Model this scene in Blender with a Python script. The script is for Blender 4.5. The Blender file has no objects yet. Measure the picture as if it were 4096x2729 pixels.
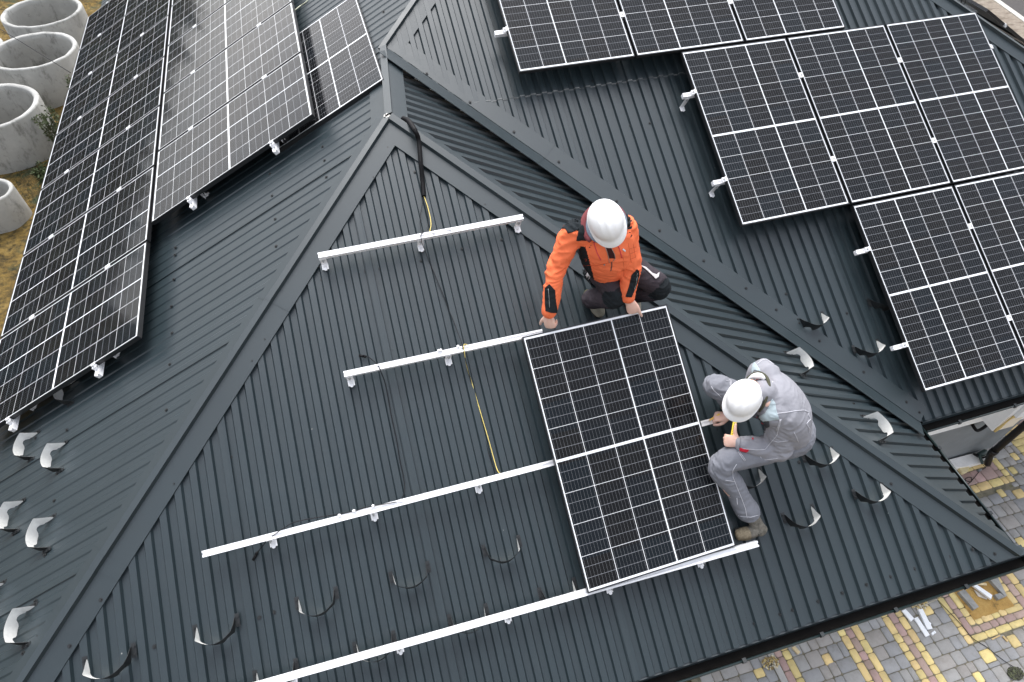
import bpy, bmesh, math, random
import numpy as np
from mathutils import Vector, Matrix, noise
from mathutils.bvhtree import BVHTree
random.seed(7)
SC = bpy.context.scene
COL = SC.collection
rad = math.radians
V = lambda *a: np.array(a[0] if len(a) == 1 else a, float)
nrm = lambda v: np.asarray(v, float) / np.linalg.norm(v)

# ------------------------------------------------------------------ survey
# camera and roof planes recovered from the photograph (metres, eave corner of the hipped wing = origin)
FPX = 2568.9
CAM = V(3.3445, -0.7286, 4.7598)
ROT = V([[0.96061773, 0.20165866, -0.19117363], [-0.27729034, 0.74022005, -0.61252294], [0.01799, 0.641411, 0.7669865]])
def frame(o, yaw, th):
    e = V(math.cos(yaw), math.sin(yaw), 0); b = V(-math.sin(yaw), math.cos(yaw), 0)
    return (V(o), e, b * math.cos(th) + V(0, 0, math.sin(th)), -b * math.sin(th) + V(0, 0, math.cos(th)))
TH = .4624
PF = frame((0, 0, 0), 0, TH)
PB = frame((7.7547, 1.2248, 0), .0176, TH + .0145)
PL = frame((0, 0, 0), -math.pi / 2 + .0084, TH + .0143)
EX = 13.55
PE = frame((EX, 1.2, 0), math.pi / 2, TH + .0143)
def on(fr, x, s, h=0.): return fr[0] + fr[1] * x + fr[2] * s + fr[3] * h
def loc(fr, P):
    q = V(P) - fr[0]; return V(q @ fr[1], q @ fr[2], q @ fr[3])
def ray(x, y): return ROT @ V((x - 2048) / FPX, -(y - 1364.5) / FPX, -1)
def hit(fr, x, y, h=0.):
    v = ray(x, y); t = ((fr[0] + fr[3] * h - CAM) @ fr[3]) / (v @ fr[3]); return CAM + v * t
def hitz(x, y, z):
    v = ray(x, y); return CAM + v * ((z - CAM[2]) / v[2])
def hity(x, y, yy):
    v = ray(x, y); return CAM + v * ((yy - CAM[1]) / v[1])
def pix(P):
    q = ROT.T @ (V(P) - CAM); return V(2048 + FPX * q[0] / -q[2], 1364.5 - FPX * q[1] / -q[2])
def inter3(planes):
    M = np.array([p[3] for p in planes]); return np.linalg.solve(M, V([p[3] @ p[0] for p in planes]))
ZP = frame((0, 0, 0), 0, 0)
A_ = hitz(1555, 484, 1.97); J_ = hitz(1533, 205, 1.995)
C_ = V(7.662, 0, 0); C0 = V(0, 0, 0)
V_ = PB[0] + PB[1] * ((V(7.69, 1.224, 0) - PB[0]) @ PB[1])
nR = np.cross(C_ - V_, A_ * .68 + J_ * .32 - V_); nR = nrm(nR) * (1 if nR[2] > 0 else -1)
eR = nrm(V(-nR[1], nR[0], 0)); PR = (C_, eR, np.cross(nR, eR), nR)
H_ = inter3([PL, PB, PE])      # apex of the main roof
E_ = inter3([PB, PE, ZP])
GZ = -3.2

# ------------------------------------------------------------------ materials
class NT:
    def __init__(s, name):
        s.m = bpy.data.materials.new(name); s.m.use_nodes = True; s.t = s.m.node_tree; s.n = s.t.nodes
        s.b = s.n['Principled BSDF']
    def new(s, typ, **kw):
        nd = s.n.new(typ)
        for k, v in kw.items(): setattr(nd, k, v)
        return nd
    def link(s, a, b): s.t.links.new(a, b)
    def val(s, sock, v):
        if hasattr(v, 'links') or hasattr(v, 'is_linked'): s.link(v, sock)
        else: sock.default_value = v
    def math(s, op, a, b=None, c=None):
        nd = s.new('ShaderNodeMath', operation=op); s.val(nd.inputs[0], a)
        if b is not None: s.val(nd.inputs[1], b)
        if c is not None: s.val(nd.inputs[2], c)
        return nd.outputs[0]
    def mix(s, f, a, b, typ='MIX'):
        nd = s.new('ShaderNodeMix', data_type='RGBA', blend_type=typ)
        s.val(nd.inputs[0], f); s.val(nd.inputs[6], a); s.val(nd.inputs[7], b); return nd.outputs[2]
    def noise(s, scale, detail=4, rough=.6, co=None, dim='3D'):
        nd = s.new('ShaderNodeTexNoise'); nd.inputs['Scale'].default_value = scale; nd.inputs['Detail'].default_value = detail
        nd.inputs['Roughness'].default_value = rough
        if co is not None: s.link(co, nd.inputs['Vector'])
        return nd.outputs['Fac']
    def ramp(s, f, *stops):
        nd = s.new('ShaderNodeValToRGB'); s.link(f, nd.inputs[0]); el = nd.color_ramp.elements
        while len(el) < len(stops): el.new(.5)
        for e, (p, c) in zip(el, stops): e.position = p; e.color = c if len(c) == 4 else (*c, 1)
        return nd.outputs[0]
    def coord(s, kind='Object'): return s.new('ShaderNodeTexCoord').outputs[kind]
    def geo(s): return s.new('ShaderNodeNewGeometry').outputs['Position']
    def stretch(s, co, sc):
        nd = s.new('ShaderNodeMapping'); s.link(co, nd.inputs[0]); nd.inputs['Scale'].default_value = sc; return nd.outputs[0]
    def bump(s, h, strength=.3, dist=.01):
        nd = s.new('ShaderNodeBump'); nd.inputs['Strength'].default_value = strength; nd.inputs['Distance'].default_value = dist
        s.link(h, nd.inputs['Height']); s.link(nd.outputs[0], s.b.inputs['Normal'])
    def set(s, **kw):
        for k, v in kw.items(): s.val(s.b.inputs[k], (*v, 1) if isinstance(v, tuple) and len(v) == 3 else v)
        return s
MATS = {}
def simple(name, col, rough=.6, metal=0., var=.15, scale=30., bump=0., spec=.5, bd=.002):
    if name in MATS: return MATS[name]
    t = NT(name); co = t.coord()
    f = t.noise(scale, 5, .65, co)
    c1 = tuple(c * (1 - var) for c in col); c2 = tuple(min(1, c * (1 + var)) for c in col)
    t.set(**{'Base Color': t.ramp(f, (.3, c1), (.7, c2)), 'Roughness': rough, 'Metallic': metal, 'Specular IOR Level': spec})
    if bump: t.bump(t.noise(scale * 4, 4, .6, co), bump, bd)
    MATS[name] = t.m; return t.m

def roof_paint(name, col, rough=.38, slope=None):
    t = NT(name); g = t.geo()
    big = t.noise(1.3, 5, .6, g); fine = t.noise(420, 2, .5, g)
    vor = t.new('ShaderNodeTexVoronoi', feature='F1'); vor.inputs['Scale'].default_value = 6.5; t.link(g, vor.inputs['Vector'])
    jit = t.noise(14, 3, .6, g)
    speck = t.math('LESS_THAN', vor.outputs['Distance'], t.math('MULTIPLY', t.math('SUBTRACT', jit, .46), .16))
    v2 = t.new('ShaderNodeTexVoronoi', feature='F1'); v2.inputs['Scale'].default_value = 23.; t.link(g, v2.inputs['Vector'])
    sc2 = t.math('LESS_THAN', v2.outputs['Distance'], t.math('MULTIPLY', t.math('SUBTRACT', t.noise(2.1, 2, .5, g), .5), .12))
    dust = t.noise(6, 6, .7, g)
    c = t.ramp(big, (.25, tuple(x * .86 for x in col)), (.75, tuple(x * 1.12 for x in col)))
    c = t.mix(t.math('MULTIPLY', fine, .35), c, tuple(x * 1.5 for x in col) + (1,))
    if slope is not None:   # faint dirt runs down the slope
        nd = t.new('ShaderNodeVectorTransform')
        e, u = slope
        vm = t.new('ShaderNodeVectorMath', operation='DOT_PRODUCT'); t.link(g, vm.inputs[0]); vm.inputs[1].default_value = tuple(e)
        vu = t.new('ShaderNodeVectorMath', operation='DOT_PRODUCT'); t.link(g, vu.inputs[0]); vu.inputs[1].default_value = tuple(u)
        cb = t.new('ShaderNodeCombineXYZ'); t.link(t.math('MULTIPLY', vm.outputs['Value'], 34.), cb.inputs[0]); t.link(t.math('MULTIPLY', vu.outputs['Value'], .9), cb.inputs[1])
        st = t.noise(1., 5, .65, cb.outputs[0])
        c = t.mix(t.math('MULTIPLY', t.ramp(st, (.55, (0, 0, 0)), (.8, (1, 1, 1))), .06), c, (.12, .125, .125, 1))
        c = t.mix(t.math('MULTIPLY', t.ramp(st, (.22, (1, 1, 1)), (.42, (0, 0, 0))), .08), c, (.02, .023, .025, 1))
    c = t.mix(t.math('MULTIPLY', speck, .55), c, (.5, .5, .47, 1))
    c = t.mix(t.math('MULTIPLY', sc2, .30), c, (.4, .4, .38, 1))
    r = t.math('ADD', t.math('MULTIPLY', dust, .25), rough - .12)
    t.set(**{'Base Color': c, 'Roughness': r, 'Specular IOR Level': .62})
    t.bump(fine, .12, .001)
    MATS[name] = t.m; return t.m

RC = (.0165, .0262, .0308)
M_roof = {k: roof_paint('roof_paint_' + k, RC, .38, (fr[1], fr[2])) for k, fr in (('front', PF), ('right', PR), ('left', PL), ('main', PB), ('east', PE))}
M_cap = roof_paint('cap_paint', (.0178, .0272, .0316), .42)
M_gutter = simple('gutter_black', (.008, .011, .012), .35, var=.3, scale=8, bump=.1)
M_gutin = simple('gutter_inside', (.0040, .0033, .0028), .75, var=.6, scale=5, bump=.2, spec=.15)
M_alu = simple('aluminium', (.89, .89, .90), .42, .08, .06, 14)
M_steel = simple('steel', (.45, .46, .46), .35, .8, .1, 60)
M_black = simple('black_plastic', (.005, .005, .006), .6, var=.2, spec=.18)
M_screw = simple('screw_paint', (.012, .014, .015), .5, var=.3)
M_yellow_wire = simple('yellow_wire', (.70, .56, .16), .5, var=.1)
M_primer = simple('grey_primer', (.74, .74, .71), .6, var=.12, scale=18, bump=.1)
M_wire = simple('black_wire', (.010, .010, .012), .5, spec=.2)
M_white = simple('white_pvc', (.82, .83, .84), .4, var=.03)
M_frame = simple('panel_frame', (.035, .036, .038), .3, .5, .15)
M_back = simple('panel_back', (.5, .5, .5), .6)

# photovoltaic glass, laid out in the panel's own coordinates
PW, PLN, PT = 1.1053, 1.755, .035
def glass_mat():
    t = NT('solar_cells'); co = t.coord(); sp = t.new('ShaderNodeSeparateXYZ'); t.link(co, sp.inputs[0]); x, y = sp.outputs[0], sp.outputs[1]
    mx, my, thick, mid = .0155, .022, .0045, .0078
    cw = (PW - 2 * mx) / 5; half = PLN / 2 - my - mid; rh = half / 12
    u = t.math('DIVIDE', t.math('SUBTRACT', x, mx), cw)
    yr = t.math('SUBTRACT', t.math('ABSOLUTE', t.math('SUBTRACT', y, PLN / 2)), mid)
    v = t.math('DIVIDE', yr, rh)
    def near(q, period, w):       # 1 where q is within w of a multiple of period
        m = t.math('SUBTRACT', t.math('MODULO', t.math('ADD', q, 100 * period + period / 2), period), period / 2)
        return t.math('LESS_THAN', t.math('ABSOLUTE', m), w)
    mx2 = lambda a, b: t.math('MAXIMUM', a, b)
    edge = mx2(mx2(t.math('LESS_THAN', x, mx), t.math('GREATER_THAN', x, PW - mx)), mx2(t.math('GREATER_THAN', v, 12.), t.math('LESS_THAN', yr, 0.)))
    thickc = t.math('LESS_THAN', t.math('ABSOLUTE', t.math('SUBTRACT', u, 3.)), thick / cw)
    strong = mx2(edge, thickc)
    cols = near(u, 1., .0017 / cw); rows3 = near(v, 3., .0013 / rh); rows = near(v, 1., .0010 / rh)
    bus = near(t.math('ADD', u, 1 / 18), 1 / 9, .00055 / cw)
    cell = t.new('ShaderNodeCombineXYZ'); t.link(t.math('FLOOR', u), cell.inputs[0]); t.link(t.math('FLOOR', t.math('DIVIDE', y, rh * 3)), cell.inputs[1])
    oi = t.new('ShaderNodeObjectInfo'); t.link(t.math('MULTIPLY', oi.outputs['Random'], 50.), cell.inputs[2])
    wn = t.new('ShaderNodeTexWhiteNoise'); t.link(cell.outputs[0], wn.inputs['Vector'])
    c = t.ramp(wn.outputs['Value'], (0., (.0036, .0036, .0040)), (.5, (.0034, .0042, .0058)), (.85, (.0030, .0050, .0076)), (1., (.003, .0060, .0092)))
    g = t.noise(3, 5, .7, co)
    c = t.mix(bus, c, (.16, .165, .175, 1)); c = t.mix(rows, c, (.24, .25, .27, 1)); c = t.mix(rows3, c, (.80, .81, .83, 1))
    c = t.mix(cols, c, (.80, .81, .83, 1)); c = t.mix(strong, c, (.78, .80, .82, 1))
    c = t.mix(t.math('MULTIPLY', g, .012), c, (.5, .48, .42, 1))
    t.set(**{'Base Color': c, 'Roughness': t.math('ADD', t.math('MULTIPLY', g, .05), .045), 'IOR': 1.29})
    MATS['glass'] = t.m; return t.m
M_glass = glass_mat()

# ------------------------------------------------------------------ mesh helpers
class MB:
    def __init__(s): s.v = []; s.f = []; s.m = []; s.sm = []
    def add(s, verts, faces, mi=0, smooth=False):
        k = len(s.v); s.v += [tuple(map(float, p)) for p in verts]
        for f in faces: s.f.append([i + k for i in f]); s.m.append(mi); s.sm.append(smooth)
        return s
    def box(s, o, ex, ey, ez, mi=0):     # o corner, three edge vectors
        o, ex, ey, ez = V(o), V(ex), V(ey), V(ez)
        vs = [o, o + ex, o + ex + ey, o + ey]; vs += [p + ez for p in vs]
        fs = [(0, 3, 2, 1), (4, 5, 6, 7), (0, 1, 5, 4), (1, 2, 6, 5), (2, 3, 7, 6), (3, 0, 4, 7)]
        if np.dot(np.cross(ex, ey), ez) < 0: fs = [f[::-1] for f in fs]
        return s.add(vs, fs, mi)
    def cbox(s, c, ex, ey, ez, a, b, h, mi=0):
        ex, ey, ez = nrm(ex), nrm(ey), nrm(ez); return s.box(V(c) - ex * a / 2 - ey * b / 2 - ez * h / 2, ex * a, ey * b, ez * h, mi)
    def prism(s, prof, o, ax, ay, d, mi=0, smooth=False):   # closed 2-D profile swept along vector d
        n = len(prof); o = V(o); p = [o + ax * q[0] + ay * q[1] for q in prof]; p2 = [q + V(d) for q in p]
        fs = [(i, (i + 1) % n, n + (i + 1) % n, n + i) for i in range(n)]
        s.add(p + p2, fs, mi, smooth); k = len(s.v)
        s.f.append([k - 2 * n + i for i in range(n)][::-1]); s.f.append([k - n + i for i in range(n)]); s.m += [mi, mi]; s.sm += [False, False]
        return s
    def sweep(s, prof, P0, P1, dirs, mi=0, smooth=False):   # open profile of absolute offset vectors between two points
        n = len(prof); a = [V(P0) + q for q in prof]; b = [V(P1) + q for q in prof]
        return s.add(a + b, [(i, i + 1, n + i + 1, n + i) for i in range(n - 1)], mi, smooth)
    def cyl(s, a, b, r, r2=None, n=10, mi=0, caps=True):
        a, b = V(a), V(b); r2 = r if r2 is None else r2; t = nrm(b - a); q = V(1, 0, 0) if abs(t[0]) < .8 else V(0, 1, 0); x = nrm(np.cross(t, q)); y = np.cross(t, x)
        vs = [a + (x * math.cos(i * 2 * math.pi / n) + y * math.sin(i * 2 * math.pi / n)) * r for i in range(n)] + [b + (x * math.cos(i * 2 * math.pi / n) + y * math.sin(i * 2 * math.pi / n)) * r2 for i in range(n)]
        s.add(vs, [(i, (i + 1) % n, n + (i + 1) % n, n + i) for i in range(n)], mi, True); k = len(s.v) - 2 * n
        if caps: s.f += [[k + i for i in range(n)][::-1], [k + n + i for i in range(n)]]; s.m += [mi, mi]; s.sm += [False, False]
        return s
    def tube(s, pts, r, n=8, mi=0, closed=False, sub=5, side=None):
        pts = crom(pts, sub) if sub > 1 else [V(p) for p in pts]; m = len(pts); rr = r if callable(r) else (lambda q: r)
        ref = None; rings = []
        for i, p in enumerate(pts):
            t = nrm(pts[min(i + 1, m - 1)] - pts[max(i - 1, 0)])
            if ref is None: ref = nrm(np.cross(t, V(0, 0, 1) if abs(t[2]) < .9 else V(1, 0, 0)))
            ref = nrm(ref - t * (ref @ t)); y = np.cross(t, ref); R = rr(i / (m - 1))
            rings.append([p + (ref * math.cos(k * 2 * math.pi / n) + y * math.sin(k * 2 * math.pi / n)) * R for k in range(n)])
        vs = [q for g in rings for q in g]
        fs = [(i * n + k, i * n + (k + 1) % n, (i + 1) * n + (k + 1) % n, (i + 1) * n + k) for i in range(m - 1) for k in range(n)]
        s.add(vs, fs, mi, True); k0 = len(s.v) - m * n
        s.f += [[k0 + k for k in range(n)][::-1], [k0 + (m - 1) * n + k for k in range(n)]]; s.m += [mi, mi]; s.sm += [False, False]
        return s
    def build(s, name, mats, parent=None, bevel=0., seg=2):
        me = bpy.data.meshes.new(name); me.from_pydata(s.v, [], s.f)
        mats = mats if isinstance(mats, (list, tuple)) else [mats]
        for m in mats: me.materials.append(m)
        me.polygons.foreach_set('material_index', s.m); me.polygons.foreach_set('use_smooth', s.sm); me.update()
        o = bpy.data.objects.new(name, me); COL.objects.link(o)
        if parent is not None: o.parent = parent; o.matrix_parent_inverse = parent.matrix_world.inverted()
        if bevel:
            b = o.modifiers.new('bevel', 'BEVEL'); b.width = bevel; b.segments = seg; b.limit_method = 'ANGLE'; b.angle_limit = rad(40)
        return o
def crom(pts, sub=5):
    P = [V(p) for p in pts]
    if len(P) < 3: return [P[0] + (P[1] - P[0]) * i / sub for i in range(sub + 1)]
    Q = [2 * P[0] - P[1]] + P + [2 * P[-1] - P[-2]]; out = []
    for i in range(1, len(Q) - 2):
        a, b, c, d = Q[i - 1:i + 3]
        for k in range(sub):
            t = k / sub; out.append(.5 * (2 * b + (c - a) * t + (2 * a - 5 * b + 4 * c - d) * t * t + (3 * b - a - 3 * c + d) * t ** 3))
    return out + [P[-1]]
def mat4(o, x, y, z):
    return Matrix(((x[0], y[0], z[0], o[0]), (x[1], y[1], z[1], o[1]), (x[2], y[2], z[2], o[2]), (0, 0, 0, 1)))
def tag(o, label=None, cat=None, group=None, kind=None):
    if label: o['label'] = label
    if cat: o['category'] = cat
    if group: o['group'] = group
    if kind: o['kind'] = kind
    return o
def thing(name, label, cat, mw=None, group=None):
    o = bpy.data.objects.new(name, None); COL.objects.link(o); o.empty_display_size = .1
    if mw is not None: o.matrix_world = mw
    return tag(o, label, cat, group)
def at(p): return Matrix.Translation(Vector(tuple(p)))
def copy_tree(o, parent=None):
    c = o.copy(); COL.objects.link(c)
    if parent is not None: c.parent = parent
    for ch in o.children: copy_tree(ch, c)
    return c
def clip(poly, a, b, c):   # keep a*x+b*y<=c
    out = []
    for i in range(len(poly)):
        p, q = poly[i], poly[(i + 1) % len(poly)]; fp, fq = a * p[0] + b * p[1] - c, a * q[0] + b * q[1] - c
        if fp <= 0: out.append(p)
        if fp * fq < 0:
            t = fp / (fp - fq); out.append((p[0] + (q[0] - p[0]) * t, p[1] + (q[1] - p[1]) * t))
    return out
def clip_convex(poly, hull):   # hull counter-clockwise
    for i in range(len(hull)):
        p, q = hull[i], hull[(i + 1) % len(hull)]; a, b = q[1] - p[1], -(q[0] - p[0])
        poly = clip(poly, a, b, a * p[0] + b * p[1])
        if len(poly) < 3: return []
    return poly

# ------------------------------------------------------------------ camera, light, sky
cd = bpy.data.cameras.new('camera'); cam = bpy.data.objects.new('camera', cd); COL.objects.link(cam)
cam.matrix_world = mat4(CAM, ROT[:, 0], ROT[:, 1], ROT[:, 2]); cd.sensor_width = 36; cd.lens = 36 * FPX / 4096; cd.clip_end = 2000; cd.clip_start = .05
SC.camera = cam
SUN_EL, SUN_AZ = 60., 0.   # soft light from beyond the main roof, through cloud
w = bpy.data.worlds.new('World'); SC.world = w; w.use_nodes = True; wt = w.node_tree
sky = wt.nodes.new('ShaderNodeTexSky'); sky.sky_type = 'NISHITA'; sky.sun_disc = False; sky.sun_elevation = rad(SUN_EL); sky.sun_rotation = rad(SUN_AZ)
sky.air_density = 1.; sky.dust_density = 3.; sky.ozone_density = 1.
hs = wt.nodes.new('ShaderNodeHueSaturation'); hs.inputs['Saturation'].default_value = .28; wt.links.new(sky.outputs[0], hs.inputs['Color'])
# soft cloud structure of the overcast sky
tc = wt.nodes.new('ShaderNodeTexCoord'); nz = wt.nodes.new('ShaderNodeTexNoise'); nz.inputs['Scale'].default_value = 1.5; nz.inputs['Detail'].default_value = 5; wt.links.new(tc.outputs['Generated'], nz.inputs['Vector'])
rp = wt.nodes.new('ShaderNodeValToRGB'); rp.color_ramp.elements[0].position = .35; rp.color_ramp.elements[0].color = (.80, .81, .83, 1); rp.color_ramp.elements[1].position = .68; rp.color_ramp.elements[1].color = (1.16, 1.15, 1.14, 1); wt.links.new(nz.outputs['Fac'], rp.inputs[0])
mx = wt.nodes.new('ShaderNodeMix'); mx.data_type = 'RGBA'; mx.blend_type = 'MULTIPLY'; mx.inputs[0].default_value = 1.; wt.links.new(hs.outputs[0], mx.inputs[6]); wt.links.new(rp.outputs[0], mx.inputs[7])
sx = wt.nodes.new('ShaderNodeSeparateXYZ'); wt.links.new(tc.outputs['Generated'], sx.inputs[0])
rb = wt.nodes.new('ShaderNodeValToRGB'); wt.links.new(sx.outputs[2], rb.inputs[0]); cr_ = rb.color_ramp; cr_.elements[0].position = .04; cr_.elements[0].color = (.58, .59, .62, 1); cr_.elements[1].position = 1.; cr_.elements[1].color = (1.55, 1.56, 1.58, 1)
for p_, c_ in ((.16, (1.08, 1.03, .98, 1)), (.32, (.92, .90, .88, 1)), (.72, (.98, .99, 1.01, 1))): el_ = cr_.elements.new(p_); el_.color = c_
m2 = wt.nodes.new('ShaderNodeMix'); m2.data_type = 'RGBA'; m2.blend_type = 'MULTIPLY'; m2.inputs[0].default_value = 1.; wt.links.new(mx.outputs[2], m2.inputs[6]); wt.links.new(rb.outputs[0], m2.inputs[7])
bg = wt.nodes['Background']; bg.inputs[1].default_value = .15; wt.links.new(m2.outputs[2], bg.inputs[0])
ld = bpy.data.lights.new('sun', 'SUN'); ld.energy = 1.0; ld.angle = rad(40); ld.color = (1., .97, .93)
sun = bpy.data.objects.new('sun', ld); COL.objects.link(sun)
az = rad(SUN_AZ); sd = V(math.sin(az) * math.cos(rad(SUN_EL)), math.cos(az) * math.cos(rad(SUN_EL)), math.sin(rad(SUN_EL)))
sun.rotation_euler = Vector(tuple(sd)).to_track_quat('Z', 'Y').to_euler()
SC.view_settings.view_transform = 'Standard'; SC.view_settings.look = 'None'; SC.view_settings.gamma = 1; SC.view_settings.exposure = 1.25
# ------------------------------------------------------------------ the house
house = thing('house', 'house with dark grey corrugated metal hip roof, white walls and black gutters', 'house', at((0, 0, GZ)))
PIT, RH = .1065, .022
PROF = [(0, 1), (.0425, 1), (.0530, 0), (.0960, 0)]    # crest, flank, trough, flank
def strips(x0, x1, off):
    k = math.floor((x0 - off) / PIT); pts = []
    while True:
        for px_, z in PROF: pts.append((k * PIT + px_ + off, z * RH))
        k += 1
        if k * PIT + off > x1: break
    return pts
def sheet(fr, hull3, name, mat, off=0., h0=0., jag=.0, hk=1.):
    hull = [tuple(loc(fr, p)[:2]) for p in hull3]
    ar = sum(hull[i][0] * hull[(i + 1) % len(hull)][1] - hull[(i + 1) % len(hull)][0] * hull[i][1] for i in range(len(hull)))
    if ar < 0: hull = hull[::-1]
    xs = [p[0] for p in hull]; ss = [p[1] for p in hull]; mb = MB(); pts = strips(min(xs), max(xs), off)
    SEG = 1.17
    for (xa, za), (xb, zb) in zip(pts, pts[1:]):
        poly = clip_convex([(xa, min(ss) - .1), (xb, min(ss) - .1), (xb, max(ss) + .1), (xa, max(ss) + .1)], hull)
        if len(poly) < 3: continue
        j = math.floor((xa - off + .2) / SEG)
        mb.add([on(fr, x, s, h0 + RH * (1 - hk) + hk * (za + (zb - za) * (x - xa) / (xb - xa))) for x, s in poly], [list(range(len(poly)))])
    return mb
def roof_part(name, mb, mat): 
    o = mb.build(name, mat, house); return o
EAVE_F = .0
up = V(0, 0, 1)
HULL_F = [C0, C_, A_]
HULL_R = [C_, V_, J_, A_]
HULL_B = [V_, E_, H_, J_]
yJ = J_[1]
HULL_L = [C0, A_, J_, V(0, yJ, 0)]
HULL_L2 = [V(0, yJ, 0), J_, H_, V(H_[0], 15, H_[2]), V(0, 15, 0)]
HULL_E = [E_, V(EX, 16, 0), V(H_[0], 16, H_[2]), H_]
sheetF = roof_part('roof_sheet', sheet(PF, HULL_F, '', None, .021), M_roof['front'])
sheetR = roof_part('roof_sheet', sheet(PR, HULL_R, '', None, .03), M_roof['right'])
sheetL = roof_part('roof_sheet', sheet(PL, HULL_L, '', None, .01, hk=.32), M_roof['left'])
sheetL2 = roof_part('roof_sheet', sheet(PL, HULL_L2, '', None, .01, hk=.32), M_roof['left'])
sheetE = roof_part('roof_sheet', sheet(PE, HULL_E, '', None, .0), M_roof['east'])
# main slope: lower sheets, then upper sheets lapped over them
lap = 3.70
def cut_hull(fr, hull, s, above):
    q = [tuple(loc(fr, p)[:2]) for p in hull]; q = clip(q, 0, -1, -s) if above else clip(q, 0, 1, s); return [on(fr, *p) for p in q]
sheetB = roof_part('roof_sheet', sheet(PB, cut_hull(PB, HULL_B, lap + .1, False), '', None, .047), M_roof['main'])
sheetB2 = roof_part('roof_sheet', sheet(PB, cut_hull(PB, HULL_B, lap, True), '', None, .047, .003), M_roof['main'])
# bare worn edge of the lap
M_worn = simple('worn_edge', (.25, .25, .24), .6, var=1.2, scale=9)
mb = MB(); pts = [p for p in strips(-3.2, -1.1, .047)]
for (xa, za), (xb, zb) in zip(pts, pts[1:]):
    if True:
        mb.add([on(PB, xa, lap - .0005, za + .0005), on(PB, xb, lap - .0005, zb + .0005), on(PB, xb, lap + .009, zb + .0042), on(PB, xa, lap + .009, za + .0042)], [(0, 1, 2, 3)])
mb.build('lap_edge', M_worn, sheetB2)
# sheet side-laps: thin raised edge lines
def seams(fr, hull3, xs, off, parent, mat):
    hull = [tuple(loc(fr, p)[:2]) for p in hull3]
    ar = sum(hull[i][0] * hull[(i + 1) % len(hull)][1] - hull[(i + 1) % len(hull)][0] * hull[i][1] for i in range(len(hull)))
    if ar < 0: hull = hull[::-1]
    for x in xs:
        mb = MB(); k = round((x - off) / PIT) * PIT + off
        poly = clip_convex([(k - .006, -1), (k + .050, -1), (k + .050, 9), (k - .006, 9)], hull)
        if len(poly) > 2: mb.add([on(fr, q[0], q[1], RH + .0025 + (.0 if q[0] > k else -.008)) for q in poly], [list(range(len(poly)))]); mb.build('lap_strip', mat, parent)
seams(PF, HULL_F, [1.0, 2.17, 3.34, 4.5, 5.68, 6.8], .021, sheetF, M_roof['front'])
seams(PL, HULL_L, [-y for y in (.95, 1.5, 2.65, 3.85, 5.0)], .01, sheetL, M_roof['left'])
seams(PR, HULL_R, [-1.5, .3, 1.4, 2.6], .03, sheetR, M_roof['right'])

# caps and valley
def cap(name, P0, P1, fa, fb, wa, wb, ha=RH + .003, hb=RH + .003, bw=.019, bh=.030, parent=house, ext0=0., ext1=0., valley=False, eave=False):
    P0, P1 = V(P0), V(P1); d = nrm(P1 - P0); P0 = P0 - d * ext0; P1 = P1 + d * ext1
    def inpl(fr, other):
        a = nrm(np.cross(fr[3], d)); m = (other[3] if False else None)
        return a
    a = inpl(fa, fb); b = inpl(fb, fa)
    ca, cb = fa[4], fb[4]      # a point lying on each face, to choose the side
    if (ca - P0) @ a < 0: a = -a
    if (cb - P0) @ b < 0: b = -b
    nu = nrm(fa[3] + fb[3])
    prof = [a * wa + fa[3] * (ha - .004), a * (wa - .002) + fa[3] * ha, a * bw + fa[3] * ha, a * (bw - .003) + fa[3] * ha + nu * bh,
            b * (bw - .003) + fb[3] * hb + nu * bh, b * bw + fb[3] * hb, b * (wb - .002) + fb[3] * hb, b * wb + fb[3] * (hb - .004)]
    if valley: prof = [a * wa + fa[3] * (ha - .003), a * (wa - .002) + fa[3] * ha, a * .036 + fa[3] * (ha + .005), a * .033 + fa[3] * (ha - .022), b * .000 + fb[3] * (hb - .040), b * .008 + fb[3] * (hb + .006), b * (wb - .002) + fb[3] * (hb + .010), b * wb + fb[3] * (hb + .006)]
    mb = MB()
    if eave:      # cut flush with the eaves instead of square
        st = []
        for i, p in enumerate(prof):
            f_ = fa if i < len(prof) / 2 else fb; q = P0 + p; st.append(q + d * (-(.0 + (q - f_[0]) @ f_[2]) / (d @ f_[2])))
        n_ = len(prof); mb.add(st + [P1 + p for p in prof], [(i, i + 1, n_ + i + 1, n_ + i) for i in range(n_ - 1)])
    else: mb.sweep(prof, P0, P1, None)
    L = np.linalg.norm(P1 - P0)
    o = mb.build(name, M_cap, parent)
    # overlap joints every two metres
    s = 2.05
    while s < L - .3:
        q = [p + (fa[3] if i < len(prof) / 2 else fb[3]) * .0025 for i, p in enumerate(prof)]
        MB().sweep(q, P0 + d * s, P0 + d * (s + .10), None).build('cap_joint', M_cap, o); s += 2.0
    return o
fr5 = lambda fr, p: (*fr, V(p))
cF = fr5(PF, (C0 + C_ + A_) / 3); cL = fr5(PL, (C0 + J_ + V(0, 4, 0)) / 3); cR = fr5(PR, (C_ + V_ + A_ + J_) / 4); cB = fr5(PB, (V_ + E_ + H_) / 3); cE = fr5(PE, (E_ + H_ + V(EX, 15, 0)) / 3)
cap('ridge_cap', A_, J_, cL, cR, .15, .15, hb=RH + .020, ext0=-.02, ext1=.03)
hipL = cap('hip_cap', C0, A_, cF, cL, .155, .13, ext1=-.0)
hipR = cap('hip_cap', C_, A_, cF, cR, .155, .13, hb=RH + .020, eave=True, ext0=0., ext1=-.0)
cap('hip_cap', J_, H_, cB, cL, .155, .13, ha=RH + .006, hb=RH + .006, ext0=.02)
cap('hip_cap', E_, H_, cB, cE, .155, .13, ha=RH + .006, hb=RH + .006)
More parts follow.
